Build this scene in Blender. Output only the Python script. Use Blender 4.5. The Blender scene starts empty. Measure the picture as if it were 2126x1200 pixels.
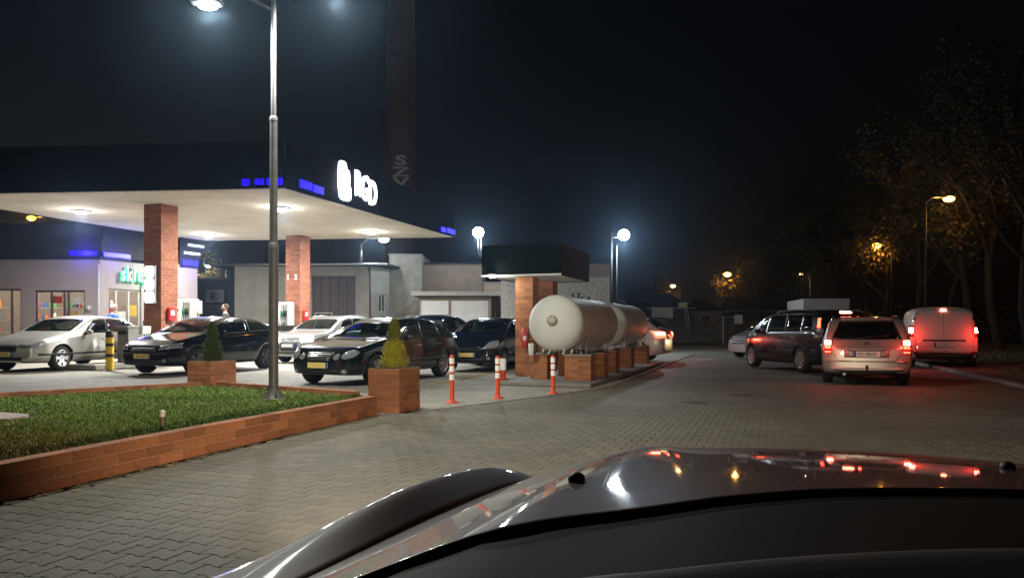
import bpy, bmesh, math, random
from mathutils import Vector, Matrix
from mathutils.bvhtree import BVHTree
R = math.radians
C = bpy.context.scene.collection
sc = bpy.context.scene
rnd = random.Random(7)

# ------------------------------------------------------------------ camera, sky, exposure
F = 1535.0            # focal length in pixels of the 2126 px wide photograph
CAM_H = 1.2
cam_d = bpy.data.cameras.new('camera'); cam = bpy.data.objects.new('camera', cam_d); C.objects.link(cam)
cam.location = (0, 0, CAM_H); cam.rotation_euler = (R(90), 0, 0)
cam_d.sensor_width = 36; cam_d.lens = 36 * F / 2126; cam_d.shift_y = 80 / 2126
cam_d.clip_start = 0.02; cam_d.clip_end = 2000
sc.camera = cam
w = bpy.data.worlds.new('World'); sc.world = w; w.use_nodes = True
nt = w.node_tree; bg = nt.nodes['Background']
sky = nt.nodes.new('ShaderNodeTexSky'); sky.sky_type = 'NISHITA'; sky.sun_disc = False
sky.sun_elevation = R(-4.0); sky.sun_rotation = R(-60); sky.air_density = 1.6; sky.dust_density = 2.0
tint = nt.nodes.new('ShaderNodeMix'); tint.data_type = 'RGBA'; tint.blend_type = 'MULTIPLY'; tint.inputs[0].default_value = 1; tint.inputs[7].default_value = (.75, .82, 1.15, 1)
nt.links.new(sky.outputs[0], tint.inputs[6]); nt.links.new(tint.outputs[2], bg.inputs[0]); bg.inputs[1].default_value = 0.055
sc.view_settings.view_transform = 'Standard'; sc.view_settings.look = 'None'
sc.view_settings.exposure = 1.05; sc.view_settings.gamma = 1.0; sc.view_settings.use_curve_mapping = False
sc.cycles.use_denoising = True; sc.cycles.max_bounces = 7; sc.cycles.diffuse_bounces = 4
sc.cycles.glossy_bounces = 3; sc.cycles.transparent_max_bounces = 12; sc.cycles.volume_bounces = 0
sc.cycles.sample_clamp_indirect = 4.0; sc.cycles.caustics_reflective = False; sc.cycles.caustics_refractive = False
HAZE = 0.0007

U = Vector((math.sin(R(19.6)), math.cos(R(19.6)), 0)); V = Vector((U.y, -U.x, 0))   # the station's own axes
ROT_U = R(-19.6)                                                                     # turns local +Y to U, +X to V
def at(px, D, py=None, z=0.0):
    X = (px - 1063) * D / F
    return Vector((X, D, z if py is None else CAM_H + (680 - py) * D / F))
def gnd(px, py, z=0.0):
    D = (CAM_H - z) * F / (py - 680)
    return at(px, D, z=z)

# ------------------------------------------------------------------ materials
MATS = {}
def M(name, base=(.5, .5, .5), rough=.6, metal=0, noise=0, nscale=5, bump=0, bscale=40, emit=None, es=0, coat=0,
      rand=0, island=0, spec=.5, base2=None, trans=0):
    if name in MATS: return MATS[name]
    m = bpy.data.materials.new(name); m.use_nodes = True; t = m.node_tree; N = t.nodes; L = t.links
    b = N['Principled BSDF']; b.inputs['Roughness'].default_value = rough; b.inputs['Metallic'].default_value = metal
    b.inputs['Specular IOR Level'].default_value = spec
    b.inputs['Base Color'].default_value = (*base, 1); b.inputs['Coat Weight'].default_value = coat
    b.inputs['Coat Roughness'].default_value = .04
    if emit: b.inputs['Emission Color'].default_value = (*emit, 1); b.inputs['Emission Strength'].default_value = es
    col = None
    if noise or rand or island or bump:
        tc = N.new('ShaderNodeTexCoord')
    if noise or rand or island:
        rgb = N.new('ShaderNodeRGB'); rgb.outputs[0].default_value = (*base, 1); col = rgb.outputs[0]
    if noise:
        nz = N.new('ShaderNodeTexNoise'); nz.inputs['Scale'].default_value = nscale; nz.inputs['Detail'].default_value = 6
        nz.inputs['Roughness'].default_value = .65
        L.new(tc.outputs['Object'], nz.inputs['Vector'])
        mr = N.new('ShaderNodeMapRange'); mr.inputs[1].default_value = .3; mr.inputs[2].default_value = .7
        mr.inputs[3].default_value = 0; mr.inputs[4].default_value = 1
        L.new(nz.outputs['Fac'], mr.inputs[0])
        mx = N.new('ShaderNodeMix'); mx.data_type = 'RGBA'
        c2 = base2 if base2 else tuple(c * (1 - noise) for c in base)
        mx.inputs[7].default_value = (*c2, 1); L.new(mr.outputs[0], mx.inputs[0]); L.new(col, mx.inputs[6]); col = mx.outputs[2]
    for amt, src in ((rand, 'o'), (island, 'i')):
        if amt:
            if src == 'o': s = N.new('ShaderNodeObjectInfo').outputs['Random']
            else: s = N.new('ShaderNodeNewGeometry').outputs['Random Per Island']
            mr = N.new('ShaderNodeMapRange'); mr.inputs[3].default_value = 1 - amt; mr.inputs[4].default_value = 1 + amt
            L.new(s, mr.inputs[0])
            h = N.new('ShaderNodeHueSaturation'); L.new(mr.outputs[0], h.inputs['Value']); L.new(col, h.inputs['Color']); col = h.outputs[0]
    if col: L.new(col, b.inputs['Base Color'])
    if bump:
        nb = N.new('ShaderNodeTexNoise'); nb.inputs['Scale'].default_value = bscale; nb.inputs['Detail'].default_value = 5
        L.new(tc.outputs['Object'], nb.inputs['Vector'])
        bp = N.new('ShaderNodeBump'); bp.inputs['Strength'].default_value = bump; bp.inputs['Distance'].default_value = .02
        L.new(nb.outputs['Fac'], bp.inputs['Height']); L.new(bp.outputs[0], b.inputs['Normal'])
        if noise and rough > .25:
            rr = N.new('ShaderNodeMapRange'); rr.inputs[3].default_value = rough - .12; rr.inputs[4].default_value = min(1, rough + .12)
            L.new(nb.outputs['Fac'], rr.inputs[0]); L.new(rr.outputs[0], b.inputs['Roughness'])
    MATS[name] = m
    return m

def lamp(name, kind, loc, power, color=(1, 1, 1), size=.1, rot=None, parent=None, spot=None, blend=.5):
    d = bpy.data.lights.new(name, kind); d.energy = power; d.color = color
    if kind == 'AREA': d.shape = 'DISK'; d.size = size
    else: d.shadow_soft_size = size
    if kind == 'SPOT': d.spot_size = spot or R(120); d.spot_blend = blend
    o = bpy.data.objects.new(name, d); C.objects.link(o); o.location = loc
    if rot: o.rotation_euler = rot
    if parent: o.parent = parent
    return o

# ------------------------------------------------------------------ mesh helpers
class MB:
    def __init__(s): s.v = []; s.f = []; s.m = []; s.sm = []
    def add(s, vs, fs, mi=0, smooth=False):
        o = len(s.v); s.v += [tuple(v) for v in vs]; s.f += [[o + i for i in f] for f in fs]
        s.m += [mi] * len(fs); s.sm += [smooth] * len(fs); return s
    def box(s, c, d, rz=0, mi=0, mat=None, taper=1.0):
        cx, cy, cz = c; hx, hy, hz = d[0] / 2, d[1] / 2, d[2] / 2
        vs = []
        for z in (-hz, hz):
            k = taper if z > 0 else 1
            for x, y in ((-hx, -hy), (hx, -hy), (hx, hy), (-hx, hy)):
                p = Vector((x * k, y * k, z))
                if mat: p = mat @ p
                else: p = Vector((p.x * math.cos(rz) - p.y * math.sin(rz), p.x * math.sin(rz) + p.y * math.cos(rz), p.z))
                vs.append((p.x + cx, p.y + cy, p.z + cz))
        return s.add(vs, [(0, 3, 2, 1), (4, 5, 6, 7), (0, 1, 5, 4), (1, 2, 6, 5), (2, 3, 7, 6), (3, 0, 4, 7)], mi)
    def tube(s, pts, r, n=8, mi=0, caps=True):
        pts = [Vector(p) for p in pts]; rs = r if isinstance(r, (list, tuple)) else [r] * len(pts)
        o = len(s.v); up = None
        for i, p in enumerate(pts):
            d = (pts[min(i + 1, len(pts) - 1)] - pts[max(i - 1, 0)]).normalized()
            if up is None: up = Vector((0, 0, 1)) if abs(d.z) < .9 else Vector((1, 0, 0))
            a = d.cross(up).normalized(); b = a.cross(d).normalized(); up = b
            for k in range(n):
                t = 2 * math.pi * k / n; q = p + (a * math.cos(t) + b * math.sin(t)) * rs[i]; s.v.append(tuple(q))
        for i in range(len(pts) - 1):
            for k in range(n):
                k2 = (k + 1) % n
                s.f.append([o + i * n + k, o + i * n + k2, o + (i + 1) * n + k2, o + (i + 1) * n + k]); s.m.append(mi); s.sm.append(True)
        if caps:
            s.f.append([o + k for k in range(n)][::-1]); s.f.append([o + (len(pts) - 1) * n + k for k in range(n)]); s.m += [mi, mi]; s.sm += [False, False]
        return s
    def lathe(s, prof, n=24, c=(0, 0, 0), axis='Z', mi=0, smooth=True):
        o = len(s.v)
        for r, h in prof:
            for k in range(n):
                t = 2 * math.pi * k / n; x, y = r * math.cos(t), r * math.sin(t)
                p = {'Z': (x, y, h), 'Y': (x, h, y), 'X': (h, x, y)}[axis]
                s.v.append((p[0] + c[0], p[1] + c[1], p[2] + c[2]))
        for i in range(len(prof) - 1):
            for k in range(n):
                k2 = (k + 1) % n
                s.f.append([o + i * n + k, o + i * n + k2, o + (i + 1) * n + k2, o + (i + 1) * n + k]); s.m.append(mi); s.sm.append(smooth)
        return s
    def sphere(s, c, r, n=14, m=8, sc=(1, 1, 1), mi=0):
        prof = [(max(1e-4, math.sin(math.pi * i / m)), -math.cos(math.pi * i / m)) for i in range(m + 1)]
        o = len(s.v); s.lathe(prof, n, mi=mi)
        for i in range(o, len(s.v)):
            v = s.v[i]; s.v[i] = (c[0] + v[0] * r * sc[0], c[1] + v[1] * r * sc[1], c[2] + v[2] * r * sc[2])
        return s
    def prism(s, poly, z0, z1, mi=0):
        n = len(poly); vs = [(p[0], p[1], z0) for p in poly] + [(p[0], p[1], z1) for p in poly]
        return s.add(vs, [list(range(n))[::-1], list(range(n, 2 * n))] + [(i, (i + 1) % n, n + (i + 1) % n, n + i) for i in range(n)], mi)
    def mesh(s, name, mats):
        me = bpy.data.meshes.new(name); me.from_pydata(s.v, [], s.f)
        for m in (mats if isinstance(mats, (list, tuple)) else [mats]): me.materials.append(m)
        me.polygons.foreach_set('material_index', s.m); me.polygons.foreach_set('use_smooth', s.sm)
        me.update(); return me
    def build(s, name, mats, parent=None, loc=(0, 0, 0), rz=0, bevel=0):
        me = s.mesh(name, mats)
        if bevel:
            bm = bmesh.new(); bm.from_mesh(me); bmesh.ops.remove_doubles(bm, verts=bm.verts, dist=1e-5)
            bmesh.ops.recalc_face_normals(bm, faces=bm.faces)
            es = [e for e in bm.edges if len(e.link_faces) == 2 and e.calc_face_angle(0) > .6]
            bmesh.ops.bevel(bm, geom=es, offset=bevel, segments=2, affect='EDGES', clamp_overlap=True); bm.to_mesh(me); bm.free()
        return link(name, me, parent, loc, rz)
def link(name, me, parent=None, loc=(0, 0, 0), rz=0):
    o = bpy.data.objects.new(name, me); C.objects.link(o); o.location = loc; o.rotation_euler = (0, 0, rz)
    if parent: o.parent = parent
    return o
def thing(name, label, cat, loc=(0, 0, 0), rz=0, group=None):
    o = bpy.data.objects.new(name, None); C.objects.link(o); o.location = loc; o.rotation_euler = (0, 0, rz)
    o.empty_display_size = .1
    return tag(o, label, cat, group)
def tag(o, label, cat, group=None):
    o['label'] = label; o['category'] = cat
    if group: o['group'] = group
    return o
def structure(o): o['kind'] = 'structure'; return o
def stuff(o): o['kind'] = 'stuff'; return o
def copy_tree(o, parent=None):
    c = o.copy(); C.objects.link(c); c.parent = parent
    for ch in list(o.children): copy_tree(ch, c)
    return c
def text_mesh(s, size, depth=.004, bold=0.0):
    cu = bpy.data.curves.new('t', 'FONT'); cu.body = s; cu.size = size; cu.extrude = depth; cu.align_x = 'CENTER'; cu.align_y = 'CENTER'
    cu.offset = bold; cu.resolution_u = 3
    o = bpy.data.objects.new('t', cu); me = bpy.data.meshes.new_from_object(o)
    bpy.data.objects.remove(o); bpy.data.curves.remove(cu); return me
def text_obj(name, s, size, mat, parent, loc, rot, depth=.004, bold=0.0, scale=(1, 1, 1)):
    me = text_mesh(s, size, depth, bold); me.materials.clear(); me.materials.append(mat)
    o = bpy.data.objects.new(name, me); C.objects.link(o); o.parent = parent; o.location = loc; o.rotation_euler = rot; o.scale = scale
    return o

# materials used in many places
black = M('black_plastic', (.012, .012, .013), .55)
rubber = M('tyre_rubber', (.014, .014, .014), .85, bump=.2, bscale=60)
alloy = M('alloy', (.55, .56, .57), .3, .8, noise=.3, nscale=9)
darkalloy = M('dark_alloy', (.10, .10, .11), .4, .7)
chrome = M('chrome', (.75, .76, .78), .12, 1)
def glass_mat(name, tint, fac):
    m = bpy.data.materials.new(name); m.use_nodes = True; t = m.node_tree; N = t.nodes; L = t.links
    b = N['Principled BSDF']; b.inputs['Base Color'].default_value = (.004, .006, .007, 1); b.inputs['Roughness'].default_value = .02; b.inputs['Specular IOR Level'].default_value = .9; b.inputs['Coat Weight'].default_value = .5
    tr_ = N.new('ShaderNodeBsdfTransparent'); tr_.inputs[0].default_value = (*tint, 1); lw = N.new('ShaderNodeLayerWeight'); lw.inputs[0].default_value = .35
    mr = N.new('ShaderNodeMapRange'); mr.inputs[3].default_value = fac; mr.inputs[4].default_value = 1; L.new(lw.outputs['Facing'], mr.inputs[0])
    mx = N.new('ShaderNodeMixShader'); L.new(mr.outputs[0], mx.inputs[0]); L.new(tr_.outputs[0], mx.inputs[1]); L.new(b.outputs[0], mx.inputs[2]); L.new(mx.outputs[0], N['Material Output'].inputs[0]); return m
glass_d = glass_mat('car_glass_dark', (.45, .48, .48), .35)
glass_l = glass_mat('car_glass_green', (.72, .86, .82), .22)
white_plate = M('plate_white', (.72, .72, .68), .4)
yellow_plate = M('plate_yellow', (.80, .62, .20), .4)
plate_txt = M('plate_ink', (.03, .03, .03), .6)
plate_blue = M('plate_blue', (.01, .05, .45), .5)
lens = M('clear_lens', (.45, .48, .50), .08, .35, coat=1, noise=.6, nscale=22)
red_lens = M('red_lens', (.30, .008, .008), .15, coat=.8)
brick_m = M('brick', (.50, .195, .088), .85, noise=.5, nscale=9, bump=.5, bscale=50, rand=.28)
brick_dk = M('brick_dark', (.26, .085, .05), .85, noise=.4, nscale=14, bump=.35, bscale=70, rand=.25)
brick_i = M('brick_joined', (.37, .135, .075), .85, noise=.35, nscale=9, bump=.35, bscale=60, island=.25)
mortar = M('mortar', (.46, .27, .15), .95, noise=.3, nscale=20, bump=.3)
dark_pole = M('pole_dark', (.05, .05, .05), .6, .5)
metal_g = M('galvanised', (.42, .43, .44), .42, .85, noise=.35, nscale=7, bump=.06, bscale=30)
mast_m = M('mast_grey', (.20, .205, .21), .6, .45, noise=.35, nscale=5, bump=.08, bscale=25)
white_e = M('lamp_white', (.9, .9, .9), .5, emit=(.86, .94, 1), es=45)
warm_e = M('lamp_canopy', (.9, .9, .9), .5, emit=(1, .97, .88), es=22)
sod_e = M('lamp_sodium', (.9, .6, .3), .5, emit=(1, .40, .05), es=9)
red_e = M('tail_lit', (.5, .01, .01), .2, emit=(1, .03, .015), es=9)
redhot_e = M('brake_lit', (.9, .3, .2), .2, emit=(1, .16, .08), es=34)
blue_e = M('led_blue', (.01, .01, .4), .4, emit=(.008, .0, 1), es=1.3)
# ------------------------------------------------------------------ ground
def ground_mat(k=1.0, name='ground_paving'):
    m = bpy.data.materials.new(name); m.use_nodes = True; t = m.node_tree; N = t.nodes; L = t.links
    b = N['Principled BSDF']; b.inputs['Roughness'].default_value = .75
    tc = N.new('ShaderNodeTexCoord'); mp = N.new('ShaderNodeMapping'); mp.inputs['Rotation'].default_value = (0, 0, R(19.6))
    L.new(tc.outputs['Object'], mp.inputs[0])
    br = N.new('ShaderNodeTexBrick'); br.inputs['Scale'].default_value = 1; br.inputs['Brick Width'].default_value = .23
    br.inputs['Row Height'].default_value = .16; br.inputs['Mortar Size'].default_value = .007
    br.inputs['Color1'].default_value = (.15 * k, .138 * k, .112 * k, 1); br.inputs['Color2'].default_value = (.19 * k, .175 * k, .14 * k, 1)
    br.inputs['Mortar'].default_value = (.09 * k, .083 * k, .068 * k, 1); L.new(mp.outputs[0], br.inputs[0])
    nz = N.new('ShaderNodeTexNoise'); nz.inputs['Scale'].default_value = .35; nz.inputs['Detail'].default_value = 8; L.new(tc.outputs['Object'], nz.inputs[0])
    mr = N.new('ShaderNodeMapRange'); mr.inputs[1].default_value = .3; mr.inputs[2].default_value = .7; mr.inputs[3].default_value = .62; mr.inputs[4].default_value = 1.1
    L.new(nz.outputs[0], mr.inputs[0]); h = N.new('ShaderNodeHueSaturation'); L.new(mr.outputs[0], h.inputs['Value']); L.new(br.outputs[0], h.inputs['Color'])
    L.new(h.outputs[0], b.inputs['Base Color'])
    bp = N.new('ShaderNodeBump'); bp.inputs['Strength'].default_value = .5; bp.inputs['Distance'].default_value = .01
    L.new(br.outputs['Fac'], bp.inputs['Height']); bp.invert = True; L.new(bp.outputs[0], b.inputs['Normal'])
    return m
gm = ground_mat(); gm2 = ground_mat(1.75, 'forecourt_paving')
g = structure(MB().add([(-600, -200, -.02), (600, -200, -.02), (600, 900, -.02), (-600, 900, -.02)], [(0, 1, 2, 3)]).build('ground', gm))

KL = [gnd(884, 852), gnd(1110, 825), gnd(1262, 803), gnd(1395, 752), gnd(1440, 735)]
APR = [(-1.4, 10.6), (KL[0].x, KL[0].y), (KL[1].x, KL[1].y), (KL[2].x, KL[2].y), (KL[3].x, KL[3].y), (KL[4].x, KL[4].y), (2, 45), (-40, 45), (-40, 9.5), (-9.2, 9.0), (-5.2, 12.7)]
def inside(p, poly):
    c = False; n = len(poly)
    for i in range(n):
        a, b = poly[i], poly[(i + 1) % n]
        if (a[1] > p[1]) != (b[1] > p[1]) and p[0] < (b[0] - a[0]) * (p[1] - a[1]) / (b[1] - a[1]) + a[0]: c = not c
    return c
# raised bed outline (outer faces of its low wall)
BED = [(-5.1, -1.0), (-4.35, 1.8), (-3.5, 5.05), (-2.90, 7.0), (-2.17, 9.16), (-1.85, 10.15), (-2.25, 10.95), (-5.2, 12.95), (-7.35, 10.75), (-9.6, 8.4), (-12.5, 4.5), (-14, -1)]
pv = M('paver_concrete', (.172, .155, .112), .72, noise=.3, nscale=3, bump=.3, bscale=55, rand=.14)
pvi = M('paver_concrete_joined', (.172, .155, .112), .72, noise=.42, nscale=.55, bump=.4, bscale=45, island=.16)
bed_m = M('joint_sand', (.10, .09, .07), .95)
pavement = structure(MB().add([(-22, -2, -.014), (22, -2, -.014), (22, 17.5, -.014), (-22, 17.5, -.014)], [(0, 1, 2, 3)]).build('pavement', bed_m))
PW, PL, PD = .14, .17, .011
def paver_outline():
    g_ = .0017; ys = [0, .16, .36, .64, .84, 1]; hw = [PW / 2 + PD, PW / 2 + PD, PW / 2 - PD, PW / 2 - PD, PW / 2 + PD, PW / 2 + PD]
    r_ = [(y * (PL - 2 * g_) - PL / 2 + g_, h - g_) for y, h in zip(ys, hw)]
    return [(a, -b) for a, b in r_] + [(a, b) for a, b in reversed(r_)]
PO = paver_outline()
def paver_geo(c, ca, sa, tilt=(0, 0), dz=0):
    vs = []
    n = len(PO)
    for k, (sc_, z) in enumerate(((1.0, -.014), (1.0, -.0035), (.97, 0))):
        for a, b in PO:
            x, y = a * sc_, b * (sc_ if sc_ == 1 else .955); X = c[0] + x * ca - y * sa; Y = c[1] + x * sa + y * ca
            vs.append((X, Y, z + dz + (x * tilt[0] + y * tilt[1] if k else 0)))
    fs = [(k * n + i, k * n + (i + 1) % n, (k + 1) * n + (i + 1) % n, (k + 1) * n + i) for k in range(2) for i in range(n)]
    fs.append(list(range(2 * n, 3 * n)))
    return vs, fs
spots = []
ca, sa = V.x, V.y
for i in range(-130, 170):
    for j in range(-120, 120):
        s_, t_ = i * PW, (j + (.5 if i % 2 else 0)) * PL
        c = U * s_ + V * t_
        if c.y < 2.2 or c.y > 17 or abs(c.x) > .693 * c.y + 1.3: continue
        if inside((c.x, c.y), BED): continue
        spots.append((c.y, c.x, c.y))
spots.sort()
# hidden under the driver's own car: skip for the singles, keep in the joined mass
def under_car(x, y):
    px = 1063 + x / y * F; py = 680 + CAM_H * F / y
    return px > 300 and py > 1195 - (px - 350) * .27 if px < 1200 else py > 955
singles = [p for p in spots if not under_car(p[1], p[2]) and abs(p[1]) < .70 * p[2]][:300]; ss = set(singles)
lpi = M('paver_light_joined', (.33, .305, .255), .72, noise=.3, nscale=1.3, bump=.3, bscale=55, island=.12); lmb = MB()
vs, fs = paver_geo((0, 0), ca, sa); pm = MB().add(vs, fs).mesh('paver', pv)
for p in singles:
    o = link('paver', pm, pavement, (p[1], p[2], rnd.uniform(-.001, .0008))); o.rotation_euler = (rnd.uniform(-.005, .005), rnd.uniform(-.005, .005), 0)
mb = MB()
for p in spots:
    if p in ss: continue
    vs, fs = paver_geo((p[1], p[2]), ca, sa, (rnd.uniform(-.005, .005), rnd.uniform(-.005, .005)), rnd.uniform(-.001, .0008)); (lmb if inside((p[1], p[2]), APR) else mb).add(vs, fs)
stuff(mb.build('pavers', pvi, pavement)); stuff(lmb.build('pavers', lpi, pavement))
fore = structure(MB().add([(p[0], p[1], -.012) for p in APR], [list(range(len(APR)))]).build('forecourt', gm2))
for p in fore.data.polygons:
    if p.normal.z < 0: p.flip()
# flush kerb that separates the apron from the road
def ribbon(pts, wd, z0, z1, name, mat, parent=None, seg=1.0, gap=.012):
    pts = [Vector((p[0], p[1], 0)) for p in pts]; root = parent
    for a, b in zip(pts, pts[1:]):
        L_ = (b - a).length; n = max(1, round(L_ / seg)); d = (b - a).normalized(); ang = math.atan2(d.y, d.x)
        for k in range(n):
            c = a + d * (L_ / n) * (k + .5)
            MB().box((0, 0, 0), (L_ / n - gap, wd, z1 - z0)).build(name, mat, root, (c.x, c.y, (z0 + z1) / 2), ang, bevel=.006)
conc = M('kerb_concrete', (.34, .33, .30), .85, noise=.4, nscale=4, bump=.4, bscale=40, rand=.12)
kerb = structure(MB().box((0, 0, -.05), (.01, .01, .02)).build('apron_kerb', conc))
ribbon([gnd(884, 852), gnd(1110, 825), gnd(1262, 803), gnd(1395, 752), gnd(1440, 735)], .10, -.03, .012, 'kerb_stone', conc, kerb, 1.0)
rk = structure(MB().box((0, 0, -.05), (.01, .01, .02)).build('road_kerb', conc))
ribbon([(7.2, 7.0), (10.2, 14.8), (15, 29), (22, 48)], .12, -.03, .07, 'kerb_stone', conc, rk, 1.0)
# verge at the right and its soil
soil = M('verge_soil', (.05, .05, .022), .95, noise=.5, nscale=1.2, bump=.6, bscale=9)
structure(MB().add([(7.35, 7, .03), (10.35, 14.8, .04), (15.1, 29, .04), (22.1, 48, .04), (60, 60, .04), (60, 7, .04)], [(0, 5, 4, 3, 2, 1)]).build('verge', soil))
# painted yellow line
yl = M('yellow_paint', (.62, .47, .05), .6, noise=.5, nscale=12)
a, b = gnd(885, 800), gnd(1010, 776); d = (b - a).normalized(); nn = Vector((-d.y, d.x, 0)) * .05
structure(MB().add([a - nn + Vector((0, 0, .006)), b - nn + Vector((0, 0, .006)), b + nn + Vector((0, 0, .006)), a + nn + Vector((0, 0, .006))], [(0, 1, 2, 3)]).build('road_marking', yl))
# dark discs for the darker patches in the road
disc_valve_mat = M('dark_disc_and_iron', (.07, .065, .055), .7, .3)
for px, py in ((1540, 820), (1440, 835)):
    c = gnd(px, py); o = MB().lathe([(.001, .006), (.2, .006), (.22, .003), (.22, -.01)], 28).build('road_disc', disc_valve_mat, loc=c)
    tag(o, 'round dark disc for a darker patch in the road, ' + ('behind the silver estate car' if px == 1540 else 'nearer the gas tanks'), 'road disc', 'dark patches in the road')

# ------------------------------------------------------------------ bricks
BL, BH = .25, .083
def brick_mesh(mat, nm='brick'):
    me = MB().box((0, 0, 0), (1, 1, 1)).mesh(nm, mat); return me
BM = {m.name: brick_mesh(m) for m in (brick_m, brick_dk)}
def brick_box(root, sx, sy, h, mat=brick_m, bh=BH, bl=BL, single=True, cx=0, cy=0, z0=0, faces=(0, 1, 2, 3), inner=True, name='brick'):
    """running-bond bricks round a mortar core, in the local frame of root"""
    t = .05; MB().box((cx, cy, z0 + h / 2), (sx - .012, sy - .012, h - .004)).build('mortar_core', mortar, root)
    n = max(1, round(h / bh)); bhh = h / n; mb = MB()
    for k in range(n):
        z = z0 + (k + .5) * bhh
        for fi in faces:
            Lf = sx if fi % 2 == 0 else sy; nb = max(1, round(Lf / bl)); bw = Lf / nb; off = (k + fi) % 2
            x = -Lf / 2
            cuts = [-Lf / 2] + [(-Lf / 2 + bw * (q + (.5 if off else 1))) for q in range(nb if off else nb - 1)] + [Lf / 2]
            for a_, b_ in zip(cuts, cuts[1:]):
                m_ = (a_ + b_) / 2; wl = b_ - a_ - .010; j = rnd.uniform(-.0015, .0015)
                dx, dy = {0: (m_, -sy / 2 + t / 2 + j), 2: (m_, sy / 2 - t / 2 + j), 1: (sx / 2 - t / 2 + j, m_), 3: (-sx / 2 + t / 2 + j, m_)}[fi]
                dim = (wl, t, bhh - .010) if fi % 2 == 0 else (t, wl, bhh - .010)
                if single:
                    o = link(name, BM[mat.name], root, (cx + dx, cy + dy, z)); o.scale = dim
                else: mb.box((cx + dx, cy + dy, z), dim)
    if not single: stuff(mb.build('brickwork', brick_i, root))

# low wall of the bed: courses of bricks following the outline
def low_wall(pts, label, h=.27, wd=.14, single=True):
    root = thing('low_brick_wall', label, 'wall', (pts[0][0], pts[0][1], 0), 0, 'low brick walls round the grass bed')
    P0 = Vector((pts[0][0], pts[0][1], 0)); mb = MB(); core = MB()
    for a, b in zip(pts, pts[1:]):
        a = Vector((a[0], a[1], 0)); b = Vector((b[0], b[1], 0)); d = (b - a).normalized(); L_ = (b - a).length; ang = math.atan2(d.y, d.x)
        inn = Vector((-d.y, d.x, 0)); mid = (a + b) / 2 + inn * wd / 2 - P0
        core.box((mid.x, mid.y, h / 2), (L_, wd - .014, h - .012), ang)
        for k in range(3):
            z = (k + .5) * h / 3; nb = max(1, round(L_ / .29)); bw = L_ / nb; x = 0; cuts = [0] + [bw * (q + (.5 if k % 2 else 1)) for q in range(nb if k % 2 else nb - 1)] + [L_]
            for u0, u1 in zip(cuts, cuts[1:]):
                c = a + d * (u0 + u1) / 2 + inn * (wd / 2 + rnd.uniform(-.002, .002)) - P0
                if single:
                    o = link('brick', BM[brick_m.name], root, (c.x, c.y, z), ang); o.scale = (u1 - u0 - .011, wd, h / 3 - .010)
                else: mb.box((c.x, c.y, z), (u1 - u0 - .011, wd, h / 3 - .010), ang)
    core.build('mortar_core', mortar, root)
    if not single: stuff(mb.build('brickwork', brick_i, root))
low_wall(BED[0:6], 'long low brick wall along the paved drive, front edge of the grass bed')
low_wall(BED[6:10], 'low brick wall behind the grass bed on the side of the fuel pumps', h=.27)
# grass bed
GZ = .19
inner = BED
grass_soil = M('bed_soil', (.035, .05, .012), .95, noise=.6, nscale=2, bump=.6, bscale=12)
structure(MB().add([(p[0], p[1], GZ) for p in inner], [list(range(len(inner)))]).build('bed_soil', grass_soil))
gr1 = M('grass', (.27, .38, .075), .8, noise=.5, nscale=.7, base2=(.15, .24, .05), island=.3)
mb = MB(); mamber = MB(); cnt = 0
while cnt < 90000:
    y = 3.2 + (rnd.random() ** 1.3) * 9.6; x = rnd.uniform(-.72 * y - 1.6, -1.9)
    if not inside((x, y), inner) or x < -11.5: continue
    dd = min(abs((x - a[0]) * (b[1] - a[1]) - (y - a[1]) * (b[0] - a[0])) / math.dist(a, b) for a, b in zip(inner[1:6], inner[2:7]))
    if dd < .16 and y < 10: continue
    if (x + 6.6) ** 2 / 1.6 + (y - 8.25) ** 2 / .28 < 1: continue
    cnt += 1; hh = rnd.uniform(.012, .034); an = rnd.uniform(0, 6.28); wd = .004 + .0012 * y / 3
    lx, ly = rnd.uniform(-.025, .025), rnd.uniform(-.025, .025)
    (mamber if y < 7.3 - .45 * (x + 5) + rnd.gauss(0, .6) and rnd.random() < .75 else mb).add([(x - wd * math.cos(an), y - wd * math.sin(an), GZ), (x + wd * math.cos(an), y + wd * math.sin(an), GZ), (x + lx, y + ly, GZ + hh)], [(0, 1, 2)])
stuff(mb.build('grass', gr1)); stuff(mamber.build('amber_lit_grass', M('grass_amber_lit', (.30, .17, .03), .75, island=.35)))  # second blade colour carries the amber light on the left of the lawn
tag(bpy.data.objects['amber_lit_grass'], 'grass at the left end of the raised bed, amber light painted into its colour', 'grass')
# pale stone slab let into the grass
slab = M('pale_stone', (.42, .34, .30), .85, noise=.3, nscale=5, bump=.4)
mb = MB(); pts = [(1.25 * math.cos(t * .4488) * (1 + .06 * math.sin(3 * t)), .5 * math.sin(t * .4488), 0) for t in range(14)]
mb.prism(pts, 0, .035)
tag(mb.build('stone_slab', slab, loc=(-6.6, 8.15, GZ), bevel=.01), 'flat pale stone slab lying in the grass bed', 'stone slab')
# white-topped stake
c = gnd(337, 893, GZ); st = thing('garden_stake', 'short pale stake standing in the grass', 'stake', c)
MB().lathe([(.018, 0), (.02, .13), (.018, .14)], 10).build('stem', M('stake_wood', (.16, .12, .08), .8), st)
MB().lathe([(.026, .135), (.028, .185), (.012, .20), (.001, .20)], 12).build('cap', M('stake_cap', (.65, .62, .52), .6), st)
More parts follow.
